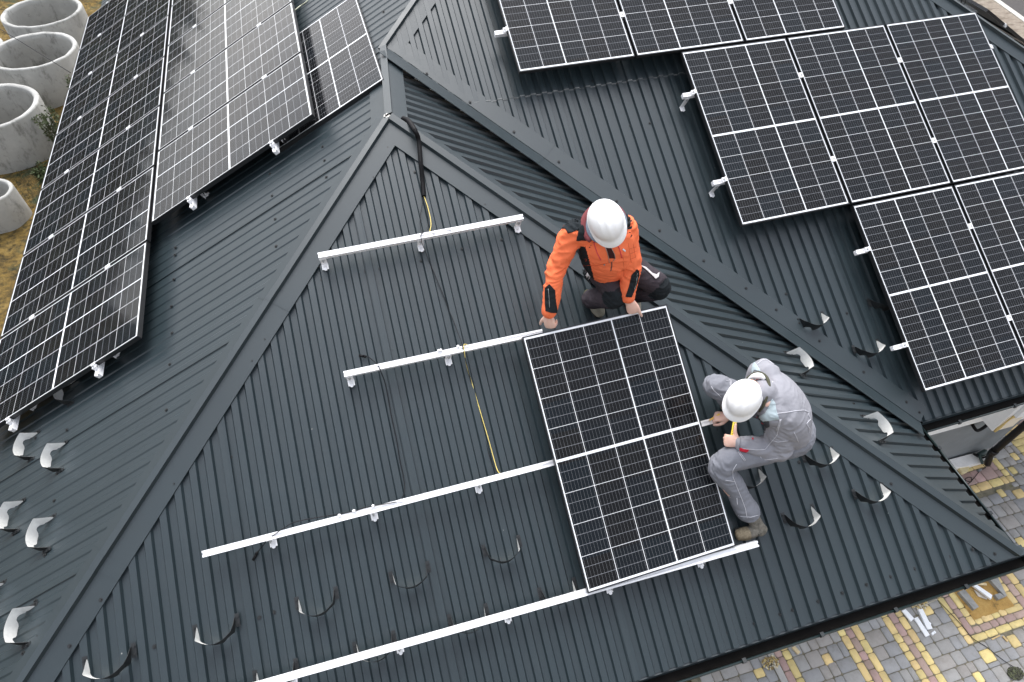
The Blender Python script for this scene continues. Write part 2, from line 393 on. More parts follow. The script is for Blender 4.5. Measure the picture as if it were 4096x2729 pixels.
cap('valley_flashing', V_, J_, cB, cR, .20, .19, ha=RH + .005, hb=RH + .022, bw=.012, bh=.012, ext0=.03, ext1=-.05, valley=True)
# torn cap end with pale sealant at the apex
mb = MB()
for i in range(14):
    p = A_ + V(random.uniform(-.03, .03), random.uniform(-.03, .025), .035 + random.uniform(-.012, .016)); q = nrm(V(random.uniform(-1, 1), random.uniform(-1, 1), random.uniform(-.3, .5)))
    mb.cbox(p, q, np.cross(q, V(0, 0, 1)), V(0, 0, 1), random.uniform(.015, .045), random.uniform(.004, .012), .004)
mb.build('sealant', simple('sealant', (.5, .48, .45), .7, var=.4), house)

# screws
sm = MB(); sm.cyl((0, 0, 0), (0, 0, .0035), .0135, n=12); sm.cyl((0, 0, .0035), (0, 0, .010), .0065, n=6)
SCREW = None
def screw(fr, px, py, h, parent):
    global SCREW
    P = hit(fr, px, py, h)
    if SCREW is None: SCREW = sm.build('screw', M_screw)
    o = SCREW.copy() if SCREW.get('used') else SCREW
    if o is not SCREW: COL.objects.link(o)
    SCREW['used'] = 1; o.name = 'screw'
    o.matrix_world = mat4(P, fr[1], fr[2], fr[3]); o.parent = parent; o.matrix_parent_inverse = parent.matrix_world.inverted()
Z = lambda ox, oy, x, y, k=.4464: (ox + x * k, oy + y * k)
S_F = [Z(1024, 680, *p) for p in ((1112, 884), (985, 910), (1482, 815), (1847, 708), (2203, 626), (592, 983), (1425, 20), (1052, 68))] + \
      [Z(1024, 1360, *p) for p in ((320, 879), (731, 777), (1270, 651), (1528, 601), (2045, 465))] + \
      [Z(0, 2029, *p) for p in ((580, 1498), (1384, 1250))] + [Z(1024, 2029, *p) for p in ((160, 943), (30, 990), (742, 795), (1175, 677), (1592, 560), (1690, 523), (1857, 476), (2260, 370))] + \
      [Z(2048, 2029, *p) for p in ((348, 253), (820, 1505), (1072, 1420), (1205, 1377), (1449, 1295), (1696, 1208), (1935, 1125), (2171, 1042))] + \
      [Z(3072, 2029, *p) for p in ((108, 962), (220, 923), (448, 845), (665, 770), (882, 695), (1095, 625), (1310, 553), (1408, 517), (1622, 447))] + \
      [Z(0, 1360, 2065, 1052)] + [(3196, 1849), (2865, 1718)]
for p in S_F: screw(PF, *p, .0, sheetF)
for p in [Z(3072, 2029, 1832, 380), Z(3072, 2029, 2032, 418), Z(3072, 1360, 1103, 1290), Z(1024, 0, 1180, 1325), Z(0, 1360, 1560, 1288), Z(0, 1360, 2260, 188), Z(0, 2029, 905, 832), Z(0, 2029, 625, 1245), Z(1024, 680, 78, 1518), Z(1024, 680, 2053, 312), Z(1024, 680, 1052, 68)]:
    screw(PF, *p, RH + .003, hipL if p[0] < 1600 else hipR)
for p in [Z(1024, 0, *q) for q in ((980, 1225), (597, 1317), (614, 1440))] + [Z(1024, 680, *q) for q in ((126, 36), (144, 233), (172, 442), (630, 66), (180, 685))] + \
         [Z(0, 680, *q) for q in ((1572, 697), (1568, 762), (1557, 982), (1536, 1225), (1543, 1463), (2190, 1360))] + [Z(0, 1360, *q) for q in ((1522, 220), (1985, 148), (1492, 630), (600, 806), (1303, 1217), (487, 1442), (320, 880))] + [Z(0, 2029, *q) for q in ((318, 842), (345, 1155), (208, 1308), (402, 433))]:
    screw(PL, *p, RH, sheetL)
for p in [Z(1024, 0, *q) for q in ((1142, 107),)]: screw(PL, *p, RH, sheetL)
for p in [Z(1024, 0, *q) for q in ((1725, 417), (2025, 374), (1425, 461), (1955, 872), (2160, 833), (2092, 998), (2208, 995))] + [Z(2048, 0, *q) for q in ((376, 1187), (1060, 1127), (1236, 1105), (672, 1469), (722, 730), (533, 752))] + \
         [Z(2048, 680, *q) for q in ((1065, 243), (1470, 533), (1828, 688), (2140, 1030), (1375, 541))] + [Z(3072, 680, *q) for q in ((163, 1112), (708, 1284), (535, 1332))] + [Z(3072, 1360, *q) for q in ((1547, 525), (1720, 478), (1803, 456), (1970, 408), (2133, 361), (1375, 577))]:
    screw(PB, *p, .0, sheetB)
for p in [Z(1024, 0, *q) for q in ((1523, 922), (1568, 1034), (1633, 1217), (1973, 1264), (2022, 1386), (1253, 892))] + [Z(2048, 680, *q) for q in ((133, 147), (165, 216), (475, 239), (289, 432), (1282, 800), (1418, 1024), (1522, 1188), (1569, 1274), (2107, 1360))] + \
         [Z(3072, 1360, *q) for q in ((768, 573), (656, 402), (1160, 1089), (1470, 1045), (1628, 1242), (1784, 1440), (433, 585))]:
    screw(PR, *p, .0, sheetR)
vf = [o for o in house.children if o.name.startswith('valley')][0]
for p in [Z(1024, 0, *q) for q in ((1530, 660), (1918, 916))] + [Z(2048, 0, *q) for q in ((420, 1450), (18, 1182))] + [Z(2048, 680, *q) for q in ((938, 281), (1323, 543), (1720, 815), (2098, 1060))] + [Z(3072, 680, *q) for q in ((75, 1253), (463, 1533))] + [Z(3072, 1360, *q) for q in ((858, 288), (1240, 557), (1357, 650))]:
    screw(PB, *p, RH + .006, vf)

# gutters: half-round troughs hung below the eaves
def gutter(P0, P1, out, r=.052):
    P0, P1 = V(P0), V(P1); d = nrm(P1 - P0); out = nrm(out); c = out * (r * .93 - .012) + up * -.045
    prof = [c + out * r * math.cos(a) + up * r * math.sin(a) for a in [math.pi + i * math.pi / 12 for i in range(13)]]
    g = MB(); g.sweep(prof, P0, P1, None, 1, True)
    out2 = [c + out * (r + .004) * math.cos(a) + up * (r + .004) * math.sin(a) for a in [math.pi + i * math.pi / 12 for i in range(13)]][::-1]
    g.sweep(out2, P0, P1, None, 0, True)
    o = g.build('gutter', [M_gutter, M_gutin], house)
    rim = MB(); e = c + out * (r + .001) + up * .002
    rim.tube([P0 + e, P1 + e], .009, 8, sub=1); rim.build('gutter_rim', simple('gutter_rim', (.010, .020, .021), .32, var=.2), o)
    for q in (P0, P1):
        m = MB(); k = len(prof); m.add([q + p for p in prof], [list(range(k))]); m.build('gutter_end', M_gutter, o)
    L = np.linalg.norm(P1 - P0); s = .35
    while s < L:
        b = MB(); q = P0 + d * s; b.cbox(q + e + up * .004, d, out, up, .028, .03, .03); b.build('gutter_hook', M_gutter, o); s += .62
    f = MB(); f.box(P0 - out * .055 - up * .20, P1 - P0, out * .03, up * .17); f.build('fascia', simple('fascia', (.020, .015, .012), .5, var=.3), house)
    # drip flashing
    dm = MB(); dm.sweep([-out * .06 + up * -.004, out * .012 + up * -.012, out * .016 + up * -.050], P0, P1, None); dm.build('drip_flashing', M_cap, o)
gutter(C0 + V(-.02, 0, 0), C_ + V(.11, 0, 0), V(0, -1, 0))
eb = nrm(PB[1]); gutter(V_ + eb * .10, E_ + eb * .1, -V(-eb[1], eb[0], 0))
er = nrm(V_ - C_); gutter(C_ + er * .0, V_ + er * .0, V(er[1], -er[0], 0))
gutter(V(.0, -.1, 0), V(.13, 15, 0), V(-1, 0, 0))
# walls
M_wall = simple('render_white', (.86, .86, .85), .8, var=.03, scale=4, bump=.15)
M_plinth = simple('plinth_grey', (.205, .22, .228), .7, var=.12, scale=3, bump=.1)
M_soffit = simple('soffit_white', (.72, .72, .70), .6, var=.04)
WY = 1.885; WX = 11.41; ZT = -2.06
wl = MB()
wl.box((.55, .55, GZ), (6.55, 0, 0), (0, 12, 0), (0, 0, 3.0)); wl.box((7.1, 2.3, GZ), (6.0, 0, 0), (0, 12, 0), (0, 0, 3.0))
wl.box((7.1, WY - .02, ZT), (WX - 7.1 + .3, 0, 0), (0, .42, 0), (0, 0, 1.86))
wl.build('wall', M_wall, house)
pl = MB(); pl.box((7.1, WY, GZ), (WX - 7.1, 0, 0), (0, .41, 0), (0, 0, ZT - GZ - .03)); pl.build('plinth', M_plinth, house)
gr = MB(); gr.box((7.1, WY + .03, ZT - .03), (WX - 7.1, 0, 0), (0, .3, 0), (0, 0, .03)); gr.build('painted_shadow_line', M_black, house)  # black strip painting in the shadow line below the projecting white wall
sf = MB(); sf.box((.05, .05, -.24), (7.55, 0, 0), (0, 12, 0), (0, 0, .03)); sf.box((7.64, 1.33, -.24), (5.8, 0, 0), (0, 12, 0), (0, 0, .03)); sf.build('soffit', M_soffit, house)
# white column with raw cream base block
zk = lambda x, y: (3680 + x * .3126, 1600 + y * .3126)
zq = lambda x, y: (3400 + x * .6073, 1520 + y * .6073)
yc = 1.60
q1, q2, q3, q4 = [hity(*zq(*p), yc) for p in ((935, 340), (990, 258), (1125, 222), (1075, 298))]
x0, x1 = q1[0], q4[0]; z0 = min(q1[2], q4[2]); zc1 = (q2[2] + q3[2]) / 2
col = MB(); col.box((x0, yc, z0), (x1 - x0, 0, 0), (0, .27, 0), (0, 0, -.26 - z0)); cb = col.build('column', M_white, house, .008)
c2 = MB(); c2.box((x0 + .07, yc - .045, zc1), (x1 - x0 - .10, 0, 0), (0, .045, 0), (0, 0, -.26 - zc1)); c2.build('column_facing', M_white, cb, .006)
b2 = MB(); b2.box((x0 + .012, yc - .008, z0 + .006), (x1 - x0 - .02, 0, 0), (0, .008, 0), (0, 0, zc1 - z0 - .012)); b2.build('column_base', simple('raw_foam', (.74, .66, .53), .8, var=.06, scale=9, bump=.2), cb)
b3 = MB(); b3.tube([V(x0 + .02, yc - .012, z0 + .01), V(x0 + .03, yc - .015, z0 + .5 * (zc1 - z0)), V(x0 + .05, yc - .015, zc1 - .02), V(x0 + .10, yc - .012, zc1 - .005)], lambda q: .013 + .005 * math.sin(q * 9), 8); b3.build('foam_bead', simple('foam_glue', (.62, .46, .18), .8, var=.15, bump=.3), cb)
b4 = MB(); b4.box((x1 + .01, yc + .08, z0 - .10), (1.3, 0, 0), (0, .2, 0), (0, 0, .55)); b4.build('parapet', M_white, house, .006)
# pipe stub in the plinth
p1 = hity(*zk(690, 355), WY - .05); pm = MB()
pm.tube([p1 + V(0, .06, .02), p1 + V(.0, -.03, .0), p1 + V(.05, -.045, -.012), p1 + V(.14, -.03, .02), p1 + V(.2, .0, .06)], .020, 10); pm.build('overflow_pipe', M_black, house)
# downpipe with shoe
ty = 1.70
pt = hity(*zk(920, 680), ty); ptop = V(pt[0], pt[1], -.12)
dp = MB(); dp.cyl(ptop, pt, .045, n=16); 
pe = hitz(*zk(850, 830), GZ + .06)
dp.tube([pt + V(0, 0, .03), pt + V(0, 0, -.02), pt * .6 + pe * .4 + V(0, 0, -.01), pe + V(0, 0, .02)], .043, 14)
dp.cyl(pt + V(0, 0, .01), pt + V(0, 0, .075), .052, n=16)
dp.build('downpipe', simple('downpipe_brown', (.006, .005, .005), .4, var=.3), house)
# ------------------------------------------------------------------ solar panels
pf = MB(); lip = .009
for o, a, b in (((0, 0), (PW, 0), (0, lip)), ((0, PLN - lip), (PW, 0), (0, lip)), ((0, lip), (lip, 0), (0, PLN - 2 * lip)), ((PW - lip, lip), (lip, 0), (0, PLN - 2 * lip))):
    pf.box((*o, -PT), (*a, 0), (*b, 0), (0, 0, PT + .0015))
def flipped(mw): return mw @ Matrix.Translation((PW, PLN, 0)) @ Matrix.Rotation(math.pi, 4, 'Z')
PROTO = None
def panel(mw, label, group, flip=False):
    global PROTO
    if PROTO is None:
        PROTO = thing('solar_panel', 'x', 'solar panel')
        pf.build('frame', M_frame, PROTO)
        g = MB(); g.box((lip, lip, -.006), (PW - 2 * lip, 0, 0), (0, PLN - 2 * lip, 0), (0, 0, .006)); g.build('glass', M_glass, PROTO)
        bk = MB(); bk.box((lip, lip, -.011), (PW - 2 * lip, 0, 0), (0, PLN - 2 * lip, 0), (0, 0, .004)); bk.build('back_sheet', M_back, PROTO)
        o = PROTO
    else: o = copy_tree(PROTO)
    o.matrix_world = flipped(mw) if flip else mw
    return tag(o, label, None, group)
hL, hB, hF, GAP = .1853, .2311, .1931, .0228
fmat = lambda fr, x, s, h: mat4(on(fr, x, s, h), fr[1], fr[2], fr[3])
ordn = ['nearest', 'second nearest', 'third nearest', 'fourth nearest', 'fifth nearest', 'sixth nearest', 'farthest']
pitch = PW + GAP
lx0 = loc(PL, (0, 3.0175, 0))
for i in range(7):
    y1 = 3.0175 + i * pitch
    panel(fmat(PL, -(y1 + PW), 1.8976 - PLN, hL), '%s black framed solar panel of the outer column along the left eave' % ordn[i], 'solar panels on the left slope', flip=(i % 2 == 0))
for i in range(6):
    y1 = 4.3472 + i * pitch
    panel(fmat(PL, -(y1 + PW), 1.9318, hL + .002), '%s glossy solar panel of the inner column on the left slope, reflecting pale sky' % ordn[i], 'solar panels on the left slope', flip=i % 2 == 0)
# loose landscape panel on low rails, tucked under the inner column
mwC = mat4(on(PL, -4.4321, 3.2204 - .003, .0557), -PL[1] * 0 + PL[2], -PL[1], PL[3])
mwC = mat4(on(PL, -4.4321, 3.2204, .0557), PL[2], -PL[1], PL[3])
panel(mwC, 'shiny solar panel lying sideways beside the hip, partly under the inner column', 'solar panels on the left slope', flip=False)
bx = lambda x: x - 7.7547
Brow = {0: ['left', 'middle', 'right'], 1: ['left', 'middle', 'right']}
sS, sP, sQ = .2514, .2514 + PLN + GAP, .2514 + 2 * (PLN + GAP)
for i in range(3):
    panel(fmat(PB, bx(7.7137 + i * pitch), sS, hB), ['left panel of the lowest row on the main slope, above the white column', 'cropped panel at the right picture edge in the lowest row of the main slope', 'panel of the lowest main row nearest the right corner'][i], 'solar panels on the main slope', flip=True)
for i in range(3):
    panel(fmat(PB, bx(7.7137 + (i - 1) * pitch), sP, hB), '%s panel of the middle row of three on the main slope' % ['left', 'centre', 'right'][i], 'solar panels on the main slope')
for i in range(3):
    panel(fmat(PB, bx(5.0179 + i * pitch), sQ, hB), '%s panel of the top main slope row, cut off by the picture edge' % ['left', 'centre', 'right'][i], 'solar panels on the main slope', flip=True)
# the panel being placed on the front slope
c_, s_ = math.cos(.0201), math.sin(.0201)
fx = PF[1] * c_ + PF[2] * s_ + PF[3] * -.0123; fy = -PF[1] * s_ + PF[2] * c_ + PF[3] * .088; fx = nrm(fx); fy = nrm(fy - fx * (fx @ fy)); fn = np.cross(fx, fy)
PO = on(PF, 4.2979, .6458, hF)
panel(mat4(PO, fx, fy, fn), 'single solar panel being lowered onto white rails by two workers on the front slope', None)
ptop = lambda u, v, h=0.: PO + fx * u + fy * v + fn * h
# panels on the far right slope, seen only along their edge
pe0 = loc(PE, hit(PE, 3895, 6, .29)); pe1 = loc(PE, hit(PE, 4096, 156, .29))
yE = (pe0[0] + pe1[0]) / 2
for i in range(2):
    panel(fmat(PE, yE + .05, pe1[1] - 2.1 + i * pitch + PLN * 0 - .0, .31) @ Matrix.Translation((0, 0, 0)), ['lower edge-on panel on the far right slope beyond the hip', 'upper edge-on panel on the far right slope beyond the hip'][i], 'solar panels on the far right slope')

# ------------------------------------------------------------------ rails
RPROF = [(-.02, 0), (.02, 0), (.02, .013), (.014, .013), (.014, .019), (.02, .019), (.02, .040), (.007, .040), (.007, .030), (-.007, .030), (-.007, .040), (-.02, .040), (-.02, .019), (-.014, .019), (-.014, .013), (-.02, .013)]
def rail_mesh(P0, P1, uu, nn, mi=0):   # P = centre of the rail's underside
    return MB().prism(RPROF, P0, uu, nn, V(P1) - V(P0))
def bracket(P, ee, uu, nn, h, parent, side=-1):
    """L-foot: plate hung on the rail's side, bent flat on the sheet, with slot bolt and hanger screw; P on the roof below the rail"""
    y = side * .0225
    b = MB()
    b.cbox(P + uu * y + nn * (h * .5 + .012), ee, uu, nn, .046, .004, h + .03)
    b.cbox(P + uu * (y + side * .022) + nn * .012, ee, uu, nn, .046, .045, .005)
    o = b.build('bracket', M_alu, parent, .0012, 1)
    k = MB(); k.cyl(P + uu * (y + side * .002) + nn * (h + .006), P + uu * (y + side * .012) + nn * (h + .006), .009, n=6); k.cyl(P + uu * (y + side * .012) + nn * (h + .006), P + uu * (y + side * .02) + nn * (h + .006), .004, n=8)
    k.build('bolt', M_steel, o)
    k = MB(); q = P + uu * (y + side * .026) + nn * .014; k.cyl(q, q + nn * .012, .011, n=6); k.cyl(q + nn * .012, q + nn * .03, .0045, n=8); k.cyl(q - uu * -side * .018 , q + nn * .010 - uu * -side * .018, .012, n=10); k.build('hanger_bolt', M_alu, o)
def clampblock(P, ee, uu, nn, parent, name='mid_clamp'):
    b = MB(); b.cbox(P + nn * .004, ee, uu, nn, .044, .052, .005); b.cbox(P - nn * .012, ee, uu, nn, .018, .050, .028); o = b.build(name, M_alu, parent, .001, 1)
    k = MB(); k.cyl(P + nn * .0065, P + nn * .012, .008, n=6); k.build('clamp_bolt', M_steel, o)
def endclamp(P, ee, uu, nn, parent, sg):
    # Z shaped end clamp: lip over the frame, web, foot on the rail; sg = direction away from the panel along ee
    b = MB(); e = ee * sg
    b.cbox(P + e * -.004 + nn * .0035, e, uu, nn, .018, .042, .004); b.cbox(P + e * .006 - nn * .016, e, uu, nn, .004, .042, .04); b.cbox(P + e * .018 - nn * .010, e, uu, nn, .024, .042, .005); b.cbox(P + e * .028 - nn * .024, e, uu, nn, .004, .042, .028)
    o = b.build('end_clamp', M_alu, parent, .0008, 1)
    k = MB(); k.cyl(P + e * .018 - nn * .008, P + e * .018 + nn * .004, .007, n=6); k.build('clamp_bolt', M_steel, o)
M_alu_lit = M_alu
# four rails on the front slope
def front_rail(pa, pb, feet, label, h=.16, off=0):
    a = loc(PF, hit(PF, *pa, h)); b = loc(PF, hit(PF, *pb, h)); A = on(PF, a[0], a[1], 0); B = on(PF, b[0], b[1], 0)
    ee = nrm(B - A); nn = PF[3]; uu = nrm(np.cross(nn, ee)); t = thing('mounting_rail', label, 'mounting rail', at((A + B) / 2 + nn * (h - .04)), 'white mounting rails on the front slope')
    rail_mesh(A + nn * (h - .04), B + nn * (h - .04), uu, nn).build('rail_profile', M_alu, t)
    for f in feet:
        p = loc(PF, hit(PF, *f, h - .04)); k = (on(PF, p[0], p[1], 0) - A) @ ee
        P = A + ee * k + nn * 0.
        b_ = RH; bracket(P + nn * b_, ee, uu, nn, h - .055 - b_, t)
    return t, A, B, ee, uu
r1 = front_rail((1272, 1022), (2093, 866), [(1292, 1040), (1682, 965), (2074, 888)], 'short white rail nearest the roof apex, bare on the front slope')
r2 = front_rail((1375, 1497), (2171, 1327), [(1398, 1512), (1795, 1430), (2120, 1362)], 'second white rail from the apex, ending at the kneeling worker in orange')
r3 = front_rail((808, 2218), (2882, 1676), [(1080, 2165), (1492, 2055), (1916, 1942)], 'long white rail that runs under the middle of the loose panel')
r4 = front_rail((60, 3020), (3034, 2175), [(1165, 2745), (1602, 2625), (2040, 2492), (2452, 2365), (2818, 2245)], 'lowest and longest white rail, along the bottom edge of the loose panel')
for (t, A, B, ee, uu), pts in ((r1, [(1735, 930), (1800, 917)]), (r2, [(1763, 1400), (1832, 1385), (1755, 1402)]), (r3, [(1415, 2044), (1492, 2024), (1357, 2062), (1604, 2003)])):
    for p in pts:
        q = loc(PF, hit(PF, *p, .17)); P = on(PF, q[0], q[1], .150); b = MB(); b.cyl(P, P + PF[3] * .026, .007, n=8); b.cyl(P + PF[3] * .012, P + PF[3] * .018, .011, n=6); b.build('t_bolt', M_alu, t)
# rails under the left slope's panels
def side_rail(fr, x0, x1, s, h, label, group, clamps, ends, foot_step=1.2, fin=.25, hr=None, mat=M_alu):
    top = h - PT; A, B = on(fr, x0, s, top - .04), on(fr, x1, s, top - .04); ee = nrm(B - A); uu, nn = fr[2], fr[3]
    t = thing('mounting_rail', label, 'mounting rail', at((A + B) / 2), group)
    rail_mesh(A, B, uu, nn).build('rail_profile', mat, t)
    for c in clamps: clampblock(on(fr, c, s, h), ee, uu, nn, t)
    for c, sg in ends: endclamp(on(fr, c, s, h), fr[1], uu, nn, t, sg)
    k = abs(x1 - x0); n = max(2, int(k / foot_step) + 1)
    for i in range(n):
        x = x0 + (x1 - x0) * (fin / k + i * (1 - 2 * fin / k) / (n - 1)); bracket(on(fr, x, s, RH), ee, uu, nn, top - .055 - RH, t, side=-1 if ee @ fr[1] > 0 else 1)
    return t
yA0 = 3.0175; yA1 = yA0 + 7 * pitch
for s, nm in ((.54, 'outer'), (1.447, 'inner')):
    side_rail(PL, -(yA0 - .085), -(yA1 + .06), s, hL, '%s rail holding the column of panels along the left eave' % nm, 'rails under the left slope panels', [-(yA0 + i * pitch - GAP / 2) for i in range(1, 7)], [(-yA0, 1), (-(yA1 - GAP), -1)])
yB0 = 4.3472
for s, nm in ((2.352, 'lower'), (3.254, 'upper')):
    side_rail(PL, -(yB0 - .085), -(yB0 + 6 * pitch + .05), s, hL + .002, '%s rail holding the inner column of panels on the left slope' % nm, 'rails under the left slope panels', [-(yB0 + i * pitch - GAP / 2) for i in range(1, 6)], [(-yB0, 1)])
for s, x0, n, nm in ((.677, 7.7137, 3, 'lower rail of the lowest panel row'), (1.583, 7.7137, 3, 'upper rail of the lowest panel row'), (2.482, 6.5855, 3, 'lower rail of the middle panel row'), (3.37, 6.5855, 3, 'upper rail of the middle panel row'), (4.25, 5.0179, 3, 'visible rail of the top panel row')):
    side_rail(PB, bx(x0 - .105), bx(x0 + n * pitch + .02), s, hB, nm + ' on the main slope', 'rails under the main slope panels', [bx(x0 + i * pitch - GAP / 2) for i in range(1, n)], [(bx(x0), -1), (bx(x0 + n * pitch - GAP), 1)], fin=.05 if 'middle' in nm else .3)
for q, nm in (((3905, 52), 'upper'), ((4052, 160), 'lower')):
    p = loc(PE, hit(PE, *q, .25)); side_rail(PE, p[0], p[0] + 3, p[1], .31, '%s pale rail end poking out from the far right slope' % nm, 'rails on the far right slope', [], [(yE + .05, -1)])

# ------------------------------------------------------------------ snow guards
def guard_mesh(sp=.245):
    mb = MB(); n = 28; pts = []
    a = sp / 2
    def path(t):   # t 0..1 along the U in (x, y); opens up the slope
        if t < .24: return (-a + .010 * (t / .24), -.092 * t / .24)
        if t > .76: return (a - .010 * ((1 - t) / .24), -.092 * (1 - t) / .24)
        k = (t - .5) / .26; return ((a - .010) * k, -.092 - .050 * (1 - k * k))
    def zt(t): return .012 + .088 * min(1, min(t, 1 - t) / .22) ** .9
    def zb(t):
        z = .0
        for c in (.33, .67):
            q = abs(t - c) / .065
            if q < 1: z = max(z, .034 * math.sqrt(1 - q * q))
        if .42 < t < .58: z = max(z, .0)
        return z + (.006 if .2 < t < .8 else 0)
    top = []; bot = []
    for i in range(n + 1):
        t = i / n; p = V(*path(t)); q = V(*path(min(1, t + .01))) - V(*path(max(0, t - .01))); nn = nrm(V(q[1], -q[0])); top.append((p, zt(t), nn)); bot.append((p, min(zb(t), zt(t) - .006), nn))
    lean = lambda i, z: V(0, z * .24 * min(1, max(0, (min(i, n - i) / n - .10) / .16)))
    top = [(p + lean(i, z), z, nn) for i, (p, z, nn) in enumerate(top)]; bot = [(p + lean(i, z), z, nn) for i, (p, z, nn) in enumerate(bot)]
    for d, mi in ((.0010, 0), (-.0010, 1)):
        vs = [(*(p + nn * d), z) for p, z, nn in bot] + [(*(p + nn * d), z) for p, z, nn in top]
        fs = [(i, i + 1, n + 2 + i, n + 1 + i) for i in range(n)]
        if mi: fs = [f[::-1] for f in fs]
        mb.add(vs, fs, mi, True)
    for arr in (top, bot):
        vs = [(*(p + nn * .0010), z) for p, z, nn in arr] + [(*(p - nn * .0010), z) for p, z, nn in arr]
        mb.add(vs, [(i, i + 1, n + 2 + i, n + 1 + i) for i in range(n)], 0)
    return mb
GP = None
M_guard = roof_paint('guard_paint', (.006, .0075, .0085), .5)
def guard(fr, pl_, pr_, label, hs=1.0):
    """pl_, pr_ = pixels of the two foot tops, left and right when looking up the slope"""
    global GP
    a, b = hit(fr, *pl_, .02), hit(fr, *pr_, .02); c = (a + b) / 2; x = nrm(b - a); x = nrm(x * .25 + fr[1] * (1 if x @ fr[1] > 0 else -1)); y = np.cross(fr[3], x); sp = min(.27, max(.225, np.linalg.norm(b - a)))
    base = on(fr, *loc(fr, c)[:2], RH)
    if GP is None:
        GP = thing('snow_guard', 'x', 'snow guard')
        guard_mesh().build('guard_plate', [M_guard, M_primer], GP)
        for s in (-1, 1):
            f = MB(); f.cbox((s * (.1225 + .013), -.022, .0015), (1, 0, 0), (0, 1, 0), (0, 0, 1), .030, .085, .002); q = f.build('foot_flange', M_guard, GP)
            for yy in (-.045, -.002):
                k = MB(); k.cyl((s * .139, yy, .0025), (s * .139, yy, .006), .010, n=10); k.cyl((s * .139, yy, .006), (s * .139, yy, .012), .005, n=6); k.build('screw', M_screw, q)
        o = GP
    else: o = copy_tree(GP)
    k = sp / .245
    o.matrix_world = mat4(base, x * k, y * (k * random.uniform(.94, 1.06)), fr[3] * hs); return tag(o, label, None, 'snow guards screwed to the roof')
FG = [((350, 2640), (525, 2585), 'first from the left in the upper front row'), ((788, 2510), (940, 2468), 'second from the left in the upper front row'), ((1196, 2398), (1335, 2360), 'third from the left in the upper front row'), ((1576, 2297), (1697, 2256), 'fourth from the left in the upper front row'), ((1943, 2190), (2064, 2152), 'fifth from the left, just left of the loose panel'),
      ((1035, 2690), (1169, 2650), 'leftmost just above the lowest rail, cut by the picture bottom'), ((1430, 2577), (1562, 2537), 'second from the left just above the lowest rail'), ((1806, 2467), (1933, 2427), 'third from the left just above the lowest rail'), ((2164, 2360), (2288, 2322), 'beside the lower left corner of the loose panel, above the lowest rail')]
for a, b, l in FG: guard(PF, a, b, 'dark snow guard, ' + l)
for a, b, l in [((3221, 1818), (3313, 1790), 'upper of the three right of the man in grey'), ((3424, 1966), (3514, 1934), 'middle of the three near the right hip cap'), ((3142, 2060), (3237, 2026), 'lowest, right of the brown boot'), ((2930, 1905), (3026, 1877), 'half hidden behind the grey trouser leg')]:
    guard(PF, a, b, 'pale sided front snow guard, ' + l)
for a, b, l in [((153, 1734), (134, 1829), 'upper left of the four by the panel corner'), ((262, 1781), (252, 1868), 'right one of the upper pair below the rail end'), ((96, 2010), (73, 2113), 'left one of the middle pair'), ((217, 2074), (198, 2187), 'right one of the middle pair, closest to the hip cap'), ((306, 1524), (293, 1603), 'in shade under the nearest panel'), ((145, 2431), (114, 2563), 'nearest the lower left picture corner'), ((20, 2337), (-12, 2465), 'cut off by the left picture edge')]:
    guard(PL, a, b, 'pale left slope snow guard, ' + l)
for a, b, l in [((3478, 1202), (3565, 1180), 'dark one tucked beside the lowest panel row'), ((3195, 1274), (3284, 1256), 'beside the valley flashing'), ((3418, 1391), (3503, 1362), 'below the rail end of the lowest panel row')]:
    guard(PB, a, b, 'curved snow guard on the main slope, ' + l)
for a, b, l in [((3450, 1672), (3518, 1760), 'between the grey worker and the inner corner'), ((3137, 1418), (3210, 1494), 'directly behind the grey worker\'s shoulder')]:
    guard(PR, b, a, 'white crescent snow guard on the narrow slope, ' + l)

# ------------------------------------------------------------------ conduit and cables
def path(fr, pts, h): return [hit(fr, x, y, h[i] if isinstance(h, (list, tuple)) else h) for i, (x, y) in enumerate(pts)]
zc = lambda x, y: (1560 + x / 1.493, 400 + y / 1.493)
t = thing('conduit', 'black corrugated conduit hanging over the right hip cap below the roof apex', 'conduit', at(hit(PF, 1690, 700)))
cp = path(PR, [zc(78, 112), zc(112, 128), zc(150, 185)], [.03, .06, .075]) + path(PF, [zc(172, 245), zc(183, 370), zc(194, 480), zc(202, 575)], [.085, .07, .03, .03])
n_ = [0]
MB_c = MB().tube(cp, lambda q: .0175 + (.0016 * math.sin(q * 560) if q > .33 else .003), 12, sub=40); MB_c.build('corrugated_sleeve', M_black, t)
def wire(name, label, fr, pts, h, r, mat, cat='cable', extra=None, group=None):
    P = path(fr, pts, h); m = MB().tube(P, r, 6, sub=6); o = m.build(name, mat); tag(o, label, cat, group); return o, P
zd = lambda x, y: Z(1024, 680, x, y)
ze = lambda x, y: Z(1024, 1360, x, y)
zf = lambda x, y: Z(1024, 2029, x, y)
wire('earth_wire', 'short yellow wire from the conduit mouth to the top rail', PF, [zd(1505, 235), zd(1535, 320), zd(1560, 420), zd(1568, 490), zd(1556, 555)], [.03, .05, .07, .10, .13],   .0031, M_yellow_wire)
wire('black_cable', 'thin black cable looping left from the conduit mouth', PF, [zd(1503, 235), zd(1478, 380), zd(1470, 470), zd(1480, 540), zd(1495, 560)], [.03, .05, .07, .1, .14], .0026, M_wire)
wire('black_cable', 'thin black cable hanging straight from the conduit mouth to the top rail', PF, [zd(1507, 235), zd(1530, 340), zd(1545, 450), zd(1540, 540)], [.03, .05, .07, .14], .0024, M_wire)
